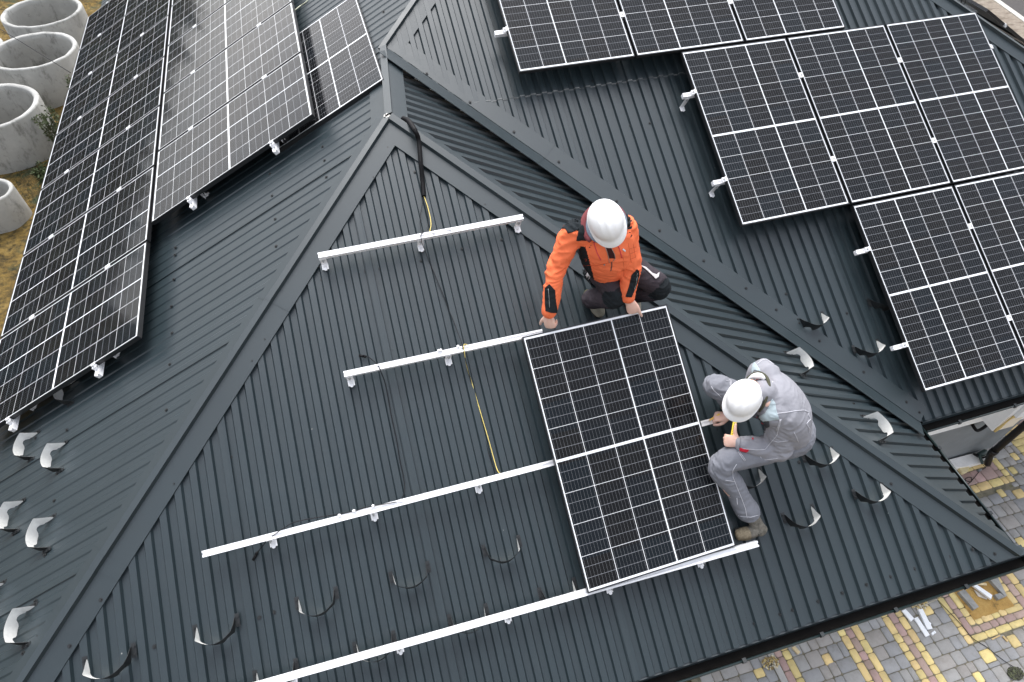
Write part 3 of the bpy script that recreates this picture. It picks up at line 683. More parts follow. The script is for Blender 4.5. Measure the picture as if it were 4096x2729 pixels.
wire('black_cable', 'long thin black cable from the top rail down to the second rail', PF, [zd(1500, 560), zd(1480, 575), zd(1480, 620), zd(1497, 680), zd(1560, 840), zd(1640, 1030), zd(1740, 1280), zd(1840, 1540), ze(1850, 60), ze(1862, 120)], [.16, .166, .16, .10, .03, .02, .02, .10, .168, .13], .0028, M_wire)
wire('earth_wire', 'long yellow wire from the second rail down to the third rail', PF, [ze(1905, 55), ze(1880, 40), ze(1862, 50), ze(1870, 130), ze(1890, 240), ze(1945, 420), ze(2015, 660), ze(2080, 880), ze(2130, 1060), ze(2160, 1160), ze(2185, 1200)], [.14, .164, .168, .15, .05, .02, .02, .02, .03, .06, .13],   .0031, M_yellow_wire)
wire('black_cable', 'thin black cable beside the long yellow wire', PF, [ze(1858, 60), ze(1870, 150), ze(1935, 400), ze(2010, 690), ze(2060, 920), ze(2105, 1080), ze(2150, 1170), ze(2195, 1200)], [.166, .13, .02, .02, .02, .03, .06, .13], .0026, M_wire)
o, P = wire('connector_cable', 'black connector cable over the left end of the second rail', PF, [ze(985, 150), ze(1020, 162), ze(1070, 205), ze(1103, 245), ze(1120, 290), ze(1155, 380), ze(1185, 520), ze(1215, 690), ze(1260, 900), ze(1290, 1080), ze(1318, 1210), ze(1332, 1320), ze(1322, 1390), ze(1290, 1445)], [.03, .05, .13, .168, .162, .06, .02, .02, .02, .02, .02, .03, .06, .13], .0032, M_wire)
c = MB(); a, b = hit(PF, *ze(922, 140), .03), hit(PF, *ze(990, 151), .03); c.cyl(a * .3 + b * .7, b, .011, .008, n=10); c.cyl(a, a * .3 + b * .7, .0085, .009, n=8); c.build('connector', M_black, o)
o, P = wire('connector_cable', 'short black connector cable bent over the left part of the third rail', PF, [ze(1260, 1452), ze(1100, 1480), ze(950, 1508), ze(860, 1540), zf(400, 120), zf(270, 175), zf(180, 235), zf(110, 290), zf(50, 360), zf(10, 410)], [.165, .168, .168, .165, .165, .168, .166, .12, .05, .035], .0030, M_wire)
c = MB(); a, b = hit(PF, *zf(-28, 478), .035), hit(PF, *zf(14, 402), .035); c.cyl(a * .3 + b * .7, b, .011, .008, n=10); c.cyl(a, a * .3 + b * .7, .0085, .009, n=8); c.build('connector', M_black, o)
wire('pale_cable', 'pale cable emerging beside the inner panel column at the top of the picture', PL, [(1178, 42), (1200, 25), (1220, 12), (1236, -4)], [.10, .03, .03, .03], .006, simple('pale_cable', (.55, .56, .42), .5))
wire('black_cable', 'dark cable hanging from the loose panel corner behind the orange worker\'s view', PL, [(1325, 4), (1340, 18), (1352, 30), (1385, 26)], [.06, .03, .03, .03], .004, M_wire) if False else None
wire('black_cable', 'loose black cable coil under the far right slope\'s rail', PE, [(3845, 0), (3850, 18), (3862, 10), (3858, -4), (3843, 8), (3848, 22)], .12, .004, M_wire)
# overhead wire above the concrete rings
tag(MB().tube([hitz(-40, 92, -.4), hitz(140, 202, -.42), hitz(283, 292, -.4)], .006, 6, sub=4).build('overhead_wire', M_wire), 'thin dark wire crossing above the concrete rings', 'wire')
# ------------------------------------------------------------------ ground, paving, road
def ground_mat():
    t = NT('clay_ground'); g = t.geo(); n1 = t.noise(.9, 6, .65, g); n2 = t.noise(9, 6, .7, g); n3 = t.noise(2.2, 4, .6, g)
    c = t.ramp(n1, (.3, (.060, .040, .014)), (.5, (.19, .125, .035)), (.72, (.30, .215, .085)))
    c = t.mix(t.ramp(n2, (.35, (1, 1, 1)), (.6, (0, 0, 0))), c, (.035, .028, .014, 1))
    c = t.mix(t.ramp(n3, (.55, (0, 0, 0)), (.68, (1, 1, 1))), c, (.045, .055, .03, 1))
    t.set(**{'Base Color': c, 'Roughness': .95, 'Specular IOR Level': .2}); t.bump(n2, .9, .06); return t.m
M_clay = ground_mat()
gm = MB()
xs = np.concatenate([[-400, -120, -40, -14], np.linspace(-8, 2, 61), [8, 20, 40, 120, 400]]); ys = np.concatenate([[-400, -60, -10, 2, 6], np.linspace(8, 22, 85), [30, 60, 160, 400]])
zf2 = lambda x, y: GZ - .045 + (noise.noise(Vector((x * .8, y * .8, 0))) * .10 + noise.noise(Vector((x * 3, y * 3, 1))) * .05 if -8 < x < 0 and 8 < y < 22 else 0)
vs = [(x, y, zf2(x, y)) for y in ys for x in xs]; nx = len(xs)
gm.add(vs, [(j * nx + i, j * nx + i + 1, (j + 1) * nx + i + 1, (j + 1) * nx + i) for j in range(len(ys) - 1) for i in range(nx - 1)], 0, True)
tag(gm.build('ground', M_clay), kind='structure')
# paving stones
def paver_mat(name, col, var, moss=.0):
    t = NT(name); g = t.geo(); at_ = t.new('ShaderNodeVertexColor', layer_name='stone'); n1 = t.noise(9, 5, .7, g); n2 = t.noise(70, 4, .6, g); n3 = t.noise(2.2, 5, .7, g)
    c = at_.outputs['Color']
    c = t.mix(t.math('MULTIPLY', t.ramp(n1, (.45, (0, 0, 0)), (.75, (1, 1, 1))), .35), c, (.10, .085, .055, 1))
    c = t.mix(t.math('MULTIPLY', n2, .25), c, (.45, .44, .42, 1), 'MIX')
    c = t.mix(t.ramp(n3, (.64, (0, 0, 0)), (.74, (.55, .55, .55))), c, (.06, .06, .025, 1))
    t.set(**{'Base Color': c, 'Roughness': .85, 'Specular IOR Level': .3}); t.bump(n2, .35, .004); return t.m
M_pav = paver_mat('paving_stone', None, 0)
YEL, RED = (.76, .585, .24), (.42, .285, .25)
def grey():
    k = random.random(); b = random.uniform(.9, 1.1)
    base = (.32, .314, .306) if k < .42 else ((.285, .288, .296) if k < .75 else (.325, .305, .288)); return tuple(c * b for c in base)
def jitc(c): b = random.uniform(.82, 1.15); r = random.uniform(.94, 1.06); return (c[0] * b, c[1] * b * r, c[2] * b)
stones = []      # x0,x1,y0,y1,colour
zones = []
def run(x0, x1, y0, y1, axis, col):
    zones.append((x0, x1, y0, y1)); p = (y0 if axis == 'y' else x0); e = (y1 if axis == 'y' else x1)
    while p < e - .02:
        l = random.choice([.10, .15, .20]); q = min(p + l, e)
        if e - q < .05: q = e
        stones.append((x0, x1, p, q, jitc(col)) if axis == 'y' else (p, q, y0, y1, jitc(col))); p = q
B0 = .088
def band(x, y0, y1):
    for i, c in enumerate((YEL, RED, YEL)): run(x + i * .094, x + (i + 1) * .094, y0, y1, 'y', c)
zones.append((6.86, 6.95, -2.2, .7))
run(6.95, 7.04, -2.2, .7, 'y', RED); run(7.04, 7.135, -2.2, .7, 'y', YEL)
band(7.80, -2.2, .7); band(8.41, -2.2, .7)
for i, c in enumerate((YEL, RED, YEL)):
    run(9.21 + i * .088, 9.21 + (i + 1) * .088, -.24 + i * .085, .7, 'y', c)
    run(9.298 + i * .088, 10.36 - i * .1, -.24 + i * .078, -.24 + (i + 1) * .078, 'x', c)
    run(10.06 + (2 - i) * .1, 10.16 + (2 - i) * .1, -.162 + i * .078, .7, 'y', c)
zones.append((9.47, 10.06, -.02, .9))
# border round the slab at the wall
run(10.4, 11.27, 1.655, 1.75, 'x', YEL); run(10.4, 11.20, 1.47, 1.65, 'x', RED); run(11.20, 11.29, 1.47, 1.74, 'y', RED); run(10.4, 11.29, 1.355, 1.47, 'x', YEL); run(11.29, 11.385, 1.355, 1.74, 'y', YEL);
run(11.80, 12.12, 1.55, 2.4, 'y', YEL); run(12.12, 12.3, 1.55, 2.6, 'y', RED)
for x0, x1, y0, y1 in [(7.46, 7.57, .02, .14), (8.52 + .42, 9.07, .17, .27), (9.26, 9.42, -.47, -.33), (9.02, 9.12, -.62, -.5), (9.70, 9.82, -.42, -.28), (11.42, 11.52, 1.45, 1.56), (11.0, 11.10, 1.2, 1.32), (11.2, 11.36, 1.12, 1.25), (11.62, 11.72, 1.62, 1.74), (10.72, 10.84, .55, .68), (11.35, 11.5, .4, .5), (10.62, 10.78, .02, .14), (6.62, 6.74, .12, .22), (10.9, 11.0, -.3, -.2)]:
    stones.append((x0, x1, y0, y1, jitc(YEL))); zones.append((x0, x1, y0, y1))
y = -2.2
while y < 3.0:
    dy = random.choice([.125, .145, .145, .17]); x = 6.0
    free = [(6.0, 14.5)]
    for z in zones:
        if z[2] < y + dy - .02 and z[3] > y + .02:
            nf = []
            for ya, yb in ((y, z[2]), (z[3], y + dy)):
                if yb - ya > .035 and not any(q is not z and q[0] < z[1] - .01 and q[1] > z[0] + .01 and q[2] < yb - .005 and q[3] > ya + .005 for q in zones):
                    xa = z[0]
                    while xa < z[1] - .01:
                        xb = min(xa + .15, z[1]); xb = z[1] if z[1] - xb < .05 else xb
                        stones.append((xa, xb, ya, yb, grey())); xa = xb
            for a, b in free:
                if z[1] <= a or z[0] >= b: nf.append((a, b)); continue
                if z[0] - a > .03: nf.append((a, z[0]))
                if b - z[1] > .03: nf.append((z[1], b))
            free = nf
    for a, b in free:
        x = a
        while x < b - .01:
            l = random.choice([.11, .145, .145, .19, .23]); q = min(x + l, b)
            if b - q < .06: q = b
            stones.append((x, q, y, y + dy, grey())); x = q
    y += dy
me = bpy.data.meshes.new('paving'); vs = []; fs = []; cl = []
for x0, x1, y0, y1, c in stones:
    if x1 < 6.1 or (y0 < -1.3 and x0 > 11): continue
    g_ = .0028; x0 += g_ * random.uniform(.5, 1.4); x1 -= g_ * random.uniform(.5, 1.4); y0 += g_ * random.uniform(.5, 1.4); y1 -= g_ * random.uniform(.5, 1.4)
    h = GZ + random.uniform(-.004, .004); r = min(.022, (x1 - x0) * .3, (y1 - y0) * .3); cr = .006
    def ring(d, z, rr):
        o = []
        for cx, cy, a0 in ((x1 - d - rr, y1 - d - rr, 0), (x0 + d + rr, y1 - d - rr, 1), (x0 + d + rr, y0 + d + rr, 2), (x1 - d - rr, y0 + d + rr, 3)):
            for i in range(4): a = (a0 + i / 3) * math.pi / 2; o.append((cx + rr * math.cos(a) + random.uniform(-.0012, .0012), cy + rr * math.sin(a) + random.uniform(-.0012, .0012), z))
        return o
    R0, R1, R2 = ring(0, h - .05, r), ring(0, h - .007, r), ring(cr, h, max(.004, r - cr))
    k = len(vs); vs += R0 + R1 + R2
    for a in (0, 16): fs += [(k + a + i, k + a + (i + 1) % 16, k + a + 16 + (i + 1) % 16, k + a + 16 + i) for i in range(16)]
    fs.append([k + 32 + i for i in range(16)]); cl += [c] * 33
me.from_pydata(vs, [], fs); me.materials.append(M_pav); ca = me.color_attributes.new('stone', 'FLOAT_COLOR', 'CORNER')
buf = np.ones((len(me.loops), 4), np.float32); li = 0
for p, c in zip(me.polygons, cl):
    buf[p.loop_start:p.loop_start + p.loop_total, :3] = c
ca.data.foreach_set('color', buf.ravel()); me.polygons.foreach_set('use_smooth', [True] * len(me.polygons))
pv = bpy.data.objects.new('paving', me); COL.objects.link(pv); tag(pv, kind='structure')
t = NT('joint_sand'); g = t.geo(); t.set(**{'Base Color': t.ramp(t.noise(12, 5, .7, g), (.35, (.10, .095, .065)), (.55, (.20, .18, .13)), (.7, (.12, .12, .06))), 'Roughness': .95}); t.bump(t.noise(90, 3, .6, g), .5, .01)
mb = MB(); mb.box((5.9, -2.4, GZ - .04), (9, 0, 0), (0, 5.5, 0), (0, 0, .030)); tag(mb.build('paving_bed', t.m), kind='structure')
# concrete kerb strip
M_conc = simple('kerb_concrete', (.42, .41, .39), .85, var=.2, scale=6, bump=.3)
mb = MB()
for i in range(3): mb.box((6.868, -2.0 + i * .95, GZ - .03), (.075, 0, 0), (0, .94, 0), (0, 0, .036))
tag(mb.build('kerb', M_conc), kind='structure')
# far pavement, kerb and road at the top right
t = NT('worn_paving'); g = t.geo(); br = t.new('ShaderNodeTexBrick'); br.inputs['Scale'].default_value = 3.2; br.inputs['Mortar Size'].default_value = .02; br.inputs['Color1'].default_value = (.23, .19, .15, 1); br.inputs['Color2'].default_value = (.17, .13, .095, 1); br.inputs['Mortar'].default_value = (.09, .075, .05, 1); t.link(g, br.inputs['Vector'])
c = t.mix(t.ramp(t.noise(3.2, 3, .5, t.stretch(g, (1, 2.2, 1))), (.52, (0, 0, 0)), (.62, (1, 1, 1))), br.outputs['Color'], (.075, .050, .03, 1))
c = t.mix(t.math('MULTIPLY', t.noise(14, 4, .7, g), .5), c, (.27, .24, .20, 1)); t.set(**{'Base Color': c, 'Roughness': .9})
kd = nrm(V(.21, 1.25, 0)); kn = V(kd[1], -kd[0], 0); k0 = V(22.93, 13.95, 0)
def stripq(name, d0, d1, z0, z1, mat):
    a = k0 + kn * d0 - kd * 26; mb = MB(); mb.box((a[0], a[1], GZ + z0), kn * (d1 - d0), kd * 60, (0, 0, z1 - z0)); tag(mb.build(name, mat), kind='structure')
stripq('pavement', -8.2, -.09, -.08, .0, t.m)
stripq('kerb_line', -.09, .09, -.08, .02, simple('pale_kerb', (.44, .42, .38), .85, var=.15, scale=3))
stripq('road', .09, 9., -.14, -.025, simple('asphalt', (.055, .050, .048), .9, var=.2, scale=20, bump=.4))

# ------------------------------------------------------------------ things lying on the paving
def strip_offcut(name, label, q, hgt, mat, group=None, z=GZ + .004, tilt=0.):
    P = [hitz(*p, z) for p in q]; mb = MB()
    n = len(P); b = [p + V(0, 0, 0) for p in P]; tpt = [p + V(0, 0, hgt) for p in P]
    if tilt: 
        for i in (0, n - 1): b[i] = b[i] + V(0, 0, tilt); tpt[i] = tpt[i] + V(0, 0, tilt)
    ar = sum(P[i][0] * P[(i + 1) % n][1] - P[(i + 1) % n][0] * P[i][1] for i in range(n))
    if ar < 0: b = b[::-1]; tpt = tpt[::-1]
    mb.add(b + tpt, [list(range(n))[::-1], [n + i for i in range(n)]] + [(i, (i + 1) % n, n + (i + 1) % n, n + i) for i in range(n)])
    return tag(mb.build(name, mat, None, .002, 1), label, 'offcut' if 'offcut' in name else name.split('_')[-1], group)
z4 = lambda x, y: Z(3072, 2029, x, y)
M_off = simple('white_foam', (.80, .82, .85), .6, var=.05, scale=20)
G_off = 'offcuts lying on the paving'
strip_offcut('foam_offcut', 'short white foam strip lying near the gutter, left of the other two', [z4(1193, 932), z4(1228, 918), z4(1303, 1000), z4(1275, 1032)], .02, M_off, G_off)
strip_offcut('foam_offcut', 'long narrow white foam strip pointing at the two crumbs', [z4(1302, 1000), z4(1335, 986), z4(1445, 1150), z4(1408, 1167)], .018, M_off, G_off)
strip_offcut('foam_offcut', 'thick white foam strip nearest the yellow stone', [z4(1333, 925), z4(1373, 917), z4(1463, 1095), z4(1418, 1104)], .035, M_off, G_off)
for i, (x, y) in enumerate(((1445, 1048), (1475, 1132), (1492, 1120))):
    p = hitz(*z4(x, y), GZ + .012); mb = MB(); mb.cbox(p, (1, .4, .1), (-.4, 1, .2), (0, 0, 1), .045 - .01 * i, .028, .02); tag(mb.build('foam_crumb', M_off, None, .004, 1), ['white foam crumb beside the thick foam strip', 'larger of two foam crumbs at the end of the narrow strip', 'smaller of two foam crumbs at the end of the narrow strip'][i], 'foam crumb', G_off)
M_wood = simple('raw_wood', (.55, .40, .20), .8, var=.2, scale=12)
strip_offcut('wood_offcut', 'pale wooden block under the middle of the front gutter', [z4(208, 1262), z4(235, 1250), z4(285, 1305), z4(262, 1326)], .03, simple('pale_wood', (.62, .50, .30), .8, var=.12), G_off)
strip_offcut('wood_splinter', 'yellowish wood splinter on the right side of the paving', [z4(1995, 1182), z4(2070, 1145), z4(2083, 1156), z4(2008, 1192)], .012, M_wood, G_off)
strip_offcut('wood_splinter', 'short wood splinter pointing at a yellow stone', [z4(2093, 1160), z4(2108, 1153), z4(2152, 1200), z4(2138, 1210)], .012, M_wood, G_off)
# pit framed with concrete blocks
t = NT('pit_sand'); g = t.geo(); n1 = t.noise(7, 6, .75, g); t.set(**{'Base Color': t.ramp(n1, (.28, (.10, .075, .03)), (.42, (.40, .24, .07)), (.7, (.50, .33, .11))), 'Roughness': .95}); t.bump(t.noise(40, 5, .7, g), .8, .02)
pm = MB(); N = 16
pv_ = [(9.465 + .60 * i / N, -.025 + .95 * j / N, GZ + .004 + .012 * noise.noise(Vector((i * .45, j * .45, 0)))) for j in range(N + 1) for i in range(N + 1)]
pm.add(pv_, [(j * (N + 1) + i, j * (N + 1) + i + 1, (j + 1) * (N + 1) + i + 1, (j + 1) * (N + 1) + i) for j in range(N) for i in range(N)], 0, True); tag(pm.build('sand_pit', t.m), kind='structure')
M_blk = simple('block_concrete', (.27, .27, .26), .9, var=.3, scale=9, bump=.4)
for q, l in ((((1690, 770), (1742, 745), (1870, 905), (1828, 930)), 'grey concrete kerb block on the left side of the sandy pit'), (((1958, 650), (2032, 625), (2120, 805), (2105, 815)), 'stained concrete kerb block on the right side of the sandy pit'), (((2010, 795), (2060, 780), (2105, 815), (2045, 840)), 'short concrete block at the front corner of the sandy pit')):
    o = strip_offcut('kerb_block', l, [z4(*p) for p in q], .05, M_blk, 'concrete blocks round the sandy pit'); 
strip_offcut('foam_offcut', 'white foam board lying across the sandy pit', [z4(1800, 690), z4(1830, 680), z4(1998, 795), z4(1988, 832)], .03, M_off, G_off, z=GZ + .05)
strip_offcut('foam_offcut', 'torn white sheet under the foam board in the pit', [z4(1840, 738), z4(1880, 760), z4(1965, 815), z4(1960, 830), z4(1880, 800)], .008, simple('stained_white', (.6, .56, .5), .7, var=.2), G_off, z=GZ + .01)
strip_offcut('wood_offcut', 'pale wooden batten beside the foam board in the pit', [z4(1840, 680), z4(1950, 685), z4(1955, 705), z4(1850, 700)], .02, simple('pale_wood', (.62, .50, .30), .8, var=.12), G_off, z=GZ + .04)
strip_offcut('plank', 'grey board edging the gravel near the front gutter', [z4(1320, 905), z4(1510, 825), z4(1515, 834), z4(1325, 914)], .02, simple('grey_board', (.36, .33, .27), .85, var=.2), G_off)
# sweepings: sand and chips
def sweep(name, label, cx, cy, r, n, cols, seed):
    rn = random.Random(seed); mb = MB()
    for i in range(n):
        a = rn.uniform(0, 6.28); d = r * math.sqrt(rn.random()); s = rn.uniform(.008, .03)
        q = nrm(V(rn.uniform(-1, 1), rn.uniform(-1, 1), rn.uniform(-.3, .3))); mb.cbox((cx + d * math.cos(a), cy + d * math.sin(a) * .7, GZ + .008 + rn.random() * .015), q, np.cross(q, V(0, 0, 1)), V(0, 0, 1), s, s * .6, .008, rn.randrange(len(cols)))
    tag(mb.build(name, cols), label, kind='stuff')
MC = [simple('chip_yellow', (.55, .43, .18), .9), simple('chip_pale', (.6, .55, .42), .9), simple('chip_brown', (.25, .18, .08), .9)]
p = hitz(*z4(20, 1395), GZ); sweep('chips', 'pile of yellow chips by the kerb strip', p[0], p[1], .10, 120, MC, 1)
p = hitz(*z4(1365, 865), GZ); sweep('chips', 'sandy chips beside the grey board', p[0] - .02, p[1] + .01, .11, 140, MC, 2)
p = hitz(*z4(2210, 1490), GZ); sweep('leaf_litter', 'dark leaf litter at the lower right corner', p[0], p[1], .09, 160, [simple('litter', (.05, .05, .035), .9), simple('litter_g', (.10, .11, .06), .9)], 3)
tag(MB().tube([hitz(*z4(*q), GZ + .012) for q in ((1505, 815), (1600, 915), (1720, 1040), (1830, 1170), (1960, 1255), (2120, 1380), (2300, 1490))], .004, 6, sub=5).build('ground_wire', M_wire), 'dark wire lying across the yellow band on the paving', 'wire')
# slab board, drill and its cord at the wall
bd = [hitz(*zk(*p), GZ + .09) for p in ((372, 765), (660, 690), (845, 645), (950, 750), (620, 845), (450, 868))]
mb = MB(); mb.add(bd + [p - V(0, 0, .08) for p in bd], [[5, 4, 3, 2, 1, 0][::-1], [6 + i for i in range(6)]] + [(i, 6 + i, 6 + (i + 1) % 6, (i + 1) % 6) for i in range(6)])
mb.f = [f[::-1] for f in mb.f]
tag(mb.build('foam_board', simple('dusty_white', (.84, .82, .79), .7, var=.1, scale=8)), 'white board with rounded left end lying at the foot of the grey wall', 'board')
dz = GZ + .17
d0, d1, d2, d3 = hitz(*zk(680, 690), dz), hitz(*zk(765, 720), dz), hitz(*zk(840, 655), dz), hitz(*zk(800, 820), dz - .05)
dr = thing('drill', 'dark green power drill lying on the white board by the wall', 'drill', at(d1 - V(0, 0, .07)))
M_drill = simple('drill_green', (.018, .040, .036), .4, var=.2)
dm = MB(); dm.tube([d2, d2 * .6 + d1 * .4, d1 * .7 + d0 * .3], lambda q: .034 + .008 * math.sin(q * 3.1), 12); dm.build('body', M_drill, dr)
dm = MB(); dm.tube([d1 * .7 + d0 * .3, d1 * .3 + d0 * .7, d0], lambda q: .026 - .012 * q, 10); dm.build('chuck', M_black, dr)
dm = MB(); dm.tube([d1, d1 * .5 + d3 * .5, d3], lambda q: .020 - .003 * q, 10); dm.build('handle', M_drill, dr)
dm = MB(); q0, q1 = hitz(*zk(790, 745), GZ + .115), hitz(*zk(880, 715), GZ + .115); dm.cyl(q0, q1, .012, n=8); dm.build('side_handle', M_black, dr)
cord = (MB().tube([d3, hitz(*zk(822, 850), GZ + .03), hitz(*zk(838, 868), GZ + .012), hitz(*zk(800, 890), GZ + .012), hitz(*zw_(1760, 945) if False else (3921, 1882), GZ + .012), hitz(3890, 1920, GZ + .012), hitz(3868, 1938, GZ + .012), hitz(3862, 1915, GZ + .012), hitz(3885, 1910, GZ + .012), hitz(3884, 1928, GZ + .012), hitz(3862, 1922, GZ + .012)], .0045, 6, sub=6).build('cord', M_wire, dr))
p = hitz(3921, 1880, GZ + .03); mb = MB(); mb.cyl(p - V(.03, 0, .02), p + V(.03, .01, -.01), .022, .015, n=8); tag(mb.build('plug', simple('plug_grey', (.16, .17, .18), .5)), 'grey plug on the yellow stones beside the drill cord', 'plug')
fp = [hitz(*p, GZ + .01) for p in ((3825, 1872), (3872, 1868), (3866, 1892), (3850, 1900), (3840, 1898))]
mb = MB(); mb.add([p + V(0, 0, .05) for p in fp] + fp, [[0, 1, 2, 3, 4], (0, 5, 6, 1), (1, 6, 7, 2), (2, 7, 8, 3), (3, 8, 9, 4), (4, 9, 5, 0)]); mb.f = [f[::-1] for f in mb.f]
tag(mb.build('foam_lump', simple('cream_foam', (.66, .56, .33), .85, var=.12, scale=8, bump=.3), None, .012, 3), 'cream coloured lump in front of the white board', 'foam lump')

# ------------------------------------------------------------------ concrete well rings and weeds
def conc_mat():
    t = NT('ring_concrete'); g = t.geo(); co = t.coord(); n1 = t.noise(1.6, 6, .65, g); n2 = t.noise(9, 6, .7, g); n3 = t.noise(3.5, 5, .75, t.stretch(g, (1, 1, .45))); n4 = t.noise(60, 3, .6, g)
    c = t.ramp(n1, (.3, (.30, .30, .285)), (.7, (.47, .47, .445)))
    c = t.mix(t.ramp(n3, (.52, (0, 0, 0)), (.66, (.8, .8, .8))), c, (.11, .11, .095, 1)); c = t.mix(t.ramp(n2, (.60, (0, 0, 0)), (.78, (.8, .8, .8))), c, (.075, .075, .06, 1))
    c = t.mix(t.math('MULTIPLY', n4, .3), c, (.5, .5, .48, 1))
    t.set(**{'Base Color': c, 'Roughness': .9, 'Specular IOR Level': .25}); t.bump(t.math('ADD', n2, t.math('MULTIPLY', n4, .5)), .5, .012); return t.m
M_ring = conc_mat()
def well_ring(cx, cy, R, th, z0, z1, label, flare=.0, seed=0):
    n = 64; prof = [(R + flare, z0), (R + .005, z0 + .05 if not flare else z0 + .35), (R, z1 - .03), (R - .012, z1 - .004), (R - th * .35, z1), (R - th * .7, z1 - .002), (R - th, z1 - .018)] + [(R - th - .004 * (i % 2), z1 - .018 - (i + 1) * (z1 - z0 - .02) / 9) for i in range(9)]
    mb = MB(); m = len(prof)
    vs = [(cx + (r + .012 * noise.noise(Vector((math.cos(a) * 2 + seed, math.sin(a) * 2, z * 2)))) * math.cos(a), cy + (r + .012 * noise.noise(Vector((math.cos(a) * 2 + seed, math.sin(a) * 2, z * 2)))) * math.sin(a), z + (.012 * noise.noise(Vector((math.cos(a) * 5, math.sin(a) * 5, seed))) if z > z1 - .03 else 0)) for a in [2 * math.pi * i / n for i in range(n)] for r, z in prof]
    mb.add(vs, [(i * m + k, ((i + 1) % n) * m + k, ((i + 1) % n) * m + k + 1, i * m + k + 1) for i in range(n) for k in range(m - 1)], 0, True)
    return tag(mb.build('well_ring', M_ring), label, 'concrete ring', 'concrete well rings')
well_ring(-3.07, 18.03, .90, .10, GZ - .1, -2.3, 'farthest concrete well ring, cut by the top of the picture', seed=1)
well_ring(-2.93, 15.93, .91, .10, GZ - .1, -2.3, 'middle large concrete well ring, crossed by the thin wire', seed=4)
well_ring(-3.38, 13.56, .95, .11, GZ - .1, -2.3, 'nearest large concrete well ring with weeds growing against its side', seed=9)
well_ring(-3.02, 11.04, .41, .075, GZ - .1, -2.6, 'small concrete pipe ring at the left picture edge', flare=.0, seed=12)
well_ring(-4.75, 16.9, .9, .1, GZ - .1, -2.55, 'pale concrete ring showing as a white sliver between the two far rings', seed=15)
M_leaf = simple('weed_leaf', (.055, .075, .030), .7, var=.5, scale=3, spec=.3)
M_stem = simple('weed_stem', (.10, .075, .04), .8)
def weed(x, y, h, n, spread, label, seed):
    rn = random.Random(seed); t = thing('weed', label, 'weed', at((x, y, GZ)), 'weeds between the rings'); st = MB(); lf = MB()
    for i in range(n):
        a = rn.uniform(0, 6.28); tip = V(x + spread * math.cos(a) * rn.random(), y + spread * math.sin(a) * rn.random(), GZ + h * rn.uniform(.45, 1)); b = V(x + .05 * math.cos(a), y + .05 * math.sin(a), GZ - .05); m = (b + tip) / 2 + V(rn.uniform(-.05, .05), rn.uniform(-.05, .05), .05)
        P = crom([b, m, tip], 6); st.tube([b, m, tip], .004, 5, sub=4)
        for p in P[2:]:
            for k in range(7):
                q = nrm(V(rn.uniform(-1, 1), rn.uniform(-1, 1), rn.uniform(-.2, .9))); l = rn.uniform(.03, .075); s_ = nrm(np.cross(q, V(rn.uniform(-1, 1), rn.uniform(-1, 1), rn.uniform(-1, 1)))); o = p + V(rn.uniform(-.02, .02), rn.uniform(-.02, .02), rn.uniform(-.02, .02))
                lf.add([o, o + q * l * .5 + s_ * l * .22, o + q * l, o + q * l * .5 - s_ * l * .22], [(0, 1, 2, 3)])
    st.build('stem', M_stem, t); lf.build('leaves', M_leaf, t)
weed(-2.28, 13.05, 1.0, 22, .28, 'bushy dark weed against the nearest large ring', 1)
weed(-2.05, 14.45, .95, 9, .16, 'thin leafy weed between the two nearer large rings', 2)
weed(-2.15, 12.35, .4, 14, .35, 'low weed at the foot of the nearest large ring', 3)
weed(-2.5, 12.1, .22, 16, .4, 'creeping weed on the clay between large and small rings', 4)
weed(-2.0, 13.9, .35, 10, .25, 'tuft of weed beside the panels and the nearest large ring', 5)
gs = MB(); rn = random.Random(5)
for i in range(2600):
    x, y = rn.uniform(-4.2, -1.6), rn.uniform(11.3, 13.2)
    if noise.noise(Vector((x * 1.3, y * 1.3, 4))) < .0: continue
    b = V(x, y, zf2(x, y)); q = V(rn.uniform(-.6, .6), rn.uniform(-.6, .6), 1) * rn.uniform(.03, .09); s_ = V(rn.uniform(-1, 1), rn.uniform(-1, 1), 0) * .006
    gs.add([b - s_, b + s_, b + q], [(0, 1, 2)])
tag(gs.build('grass', M_leaf), 'short dark grass on the clay around the rings', kind='stuff')
# far-off wood that the low panels mirror
tw = MB(); rn = random.Random(8)
for i in range(900):
    a = rad(rn.uniform(75, 215)); d = rn.uniform(70, 92) if a < rad(135) else rn.uniform(38, 52); h = rn.uniform(8., 10.8); c = V(math.cos(a) * d, math.sin(a) * d, GZ + h * .5)
    k = len(tw.v)
    for lat in range(5):
        for lo in range(7):
            th_, ph = math.pi * lat / 4, 2 * math.pi * lo / 7; r_ = 1 + rn.uniform(-.25, .25)
            tw.v.append(tuple(c + V(math.sin(th_) * math.cos(ph) * 3.2 * r_, math.sin(th_) * math.sin(ph) * 3.2 * r_, math.cos(th_) * h * .55 * r_)))
    for lat in range(4):
        for lo in range(7): tw.f.append([k + lat * 7 + lo, k + (lat + 1) * 7 + lo, k + (lat + 1) * 7 + (lo + 1) % 7, k + lat * 7 + (lo + 1) % 7]); tw.m.append(0); tw.sm.append(False)
tag(tw.build('far_wood', simple('far_foliage', (.045, .050, .025), .9, var=.5, scale=.3)), 'far-off belt of trees beyond the clay field', kind='stuff')
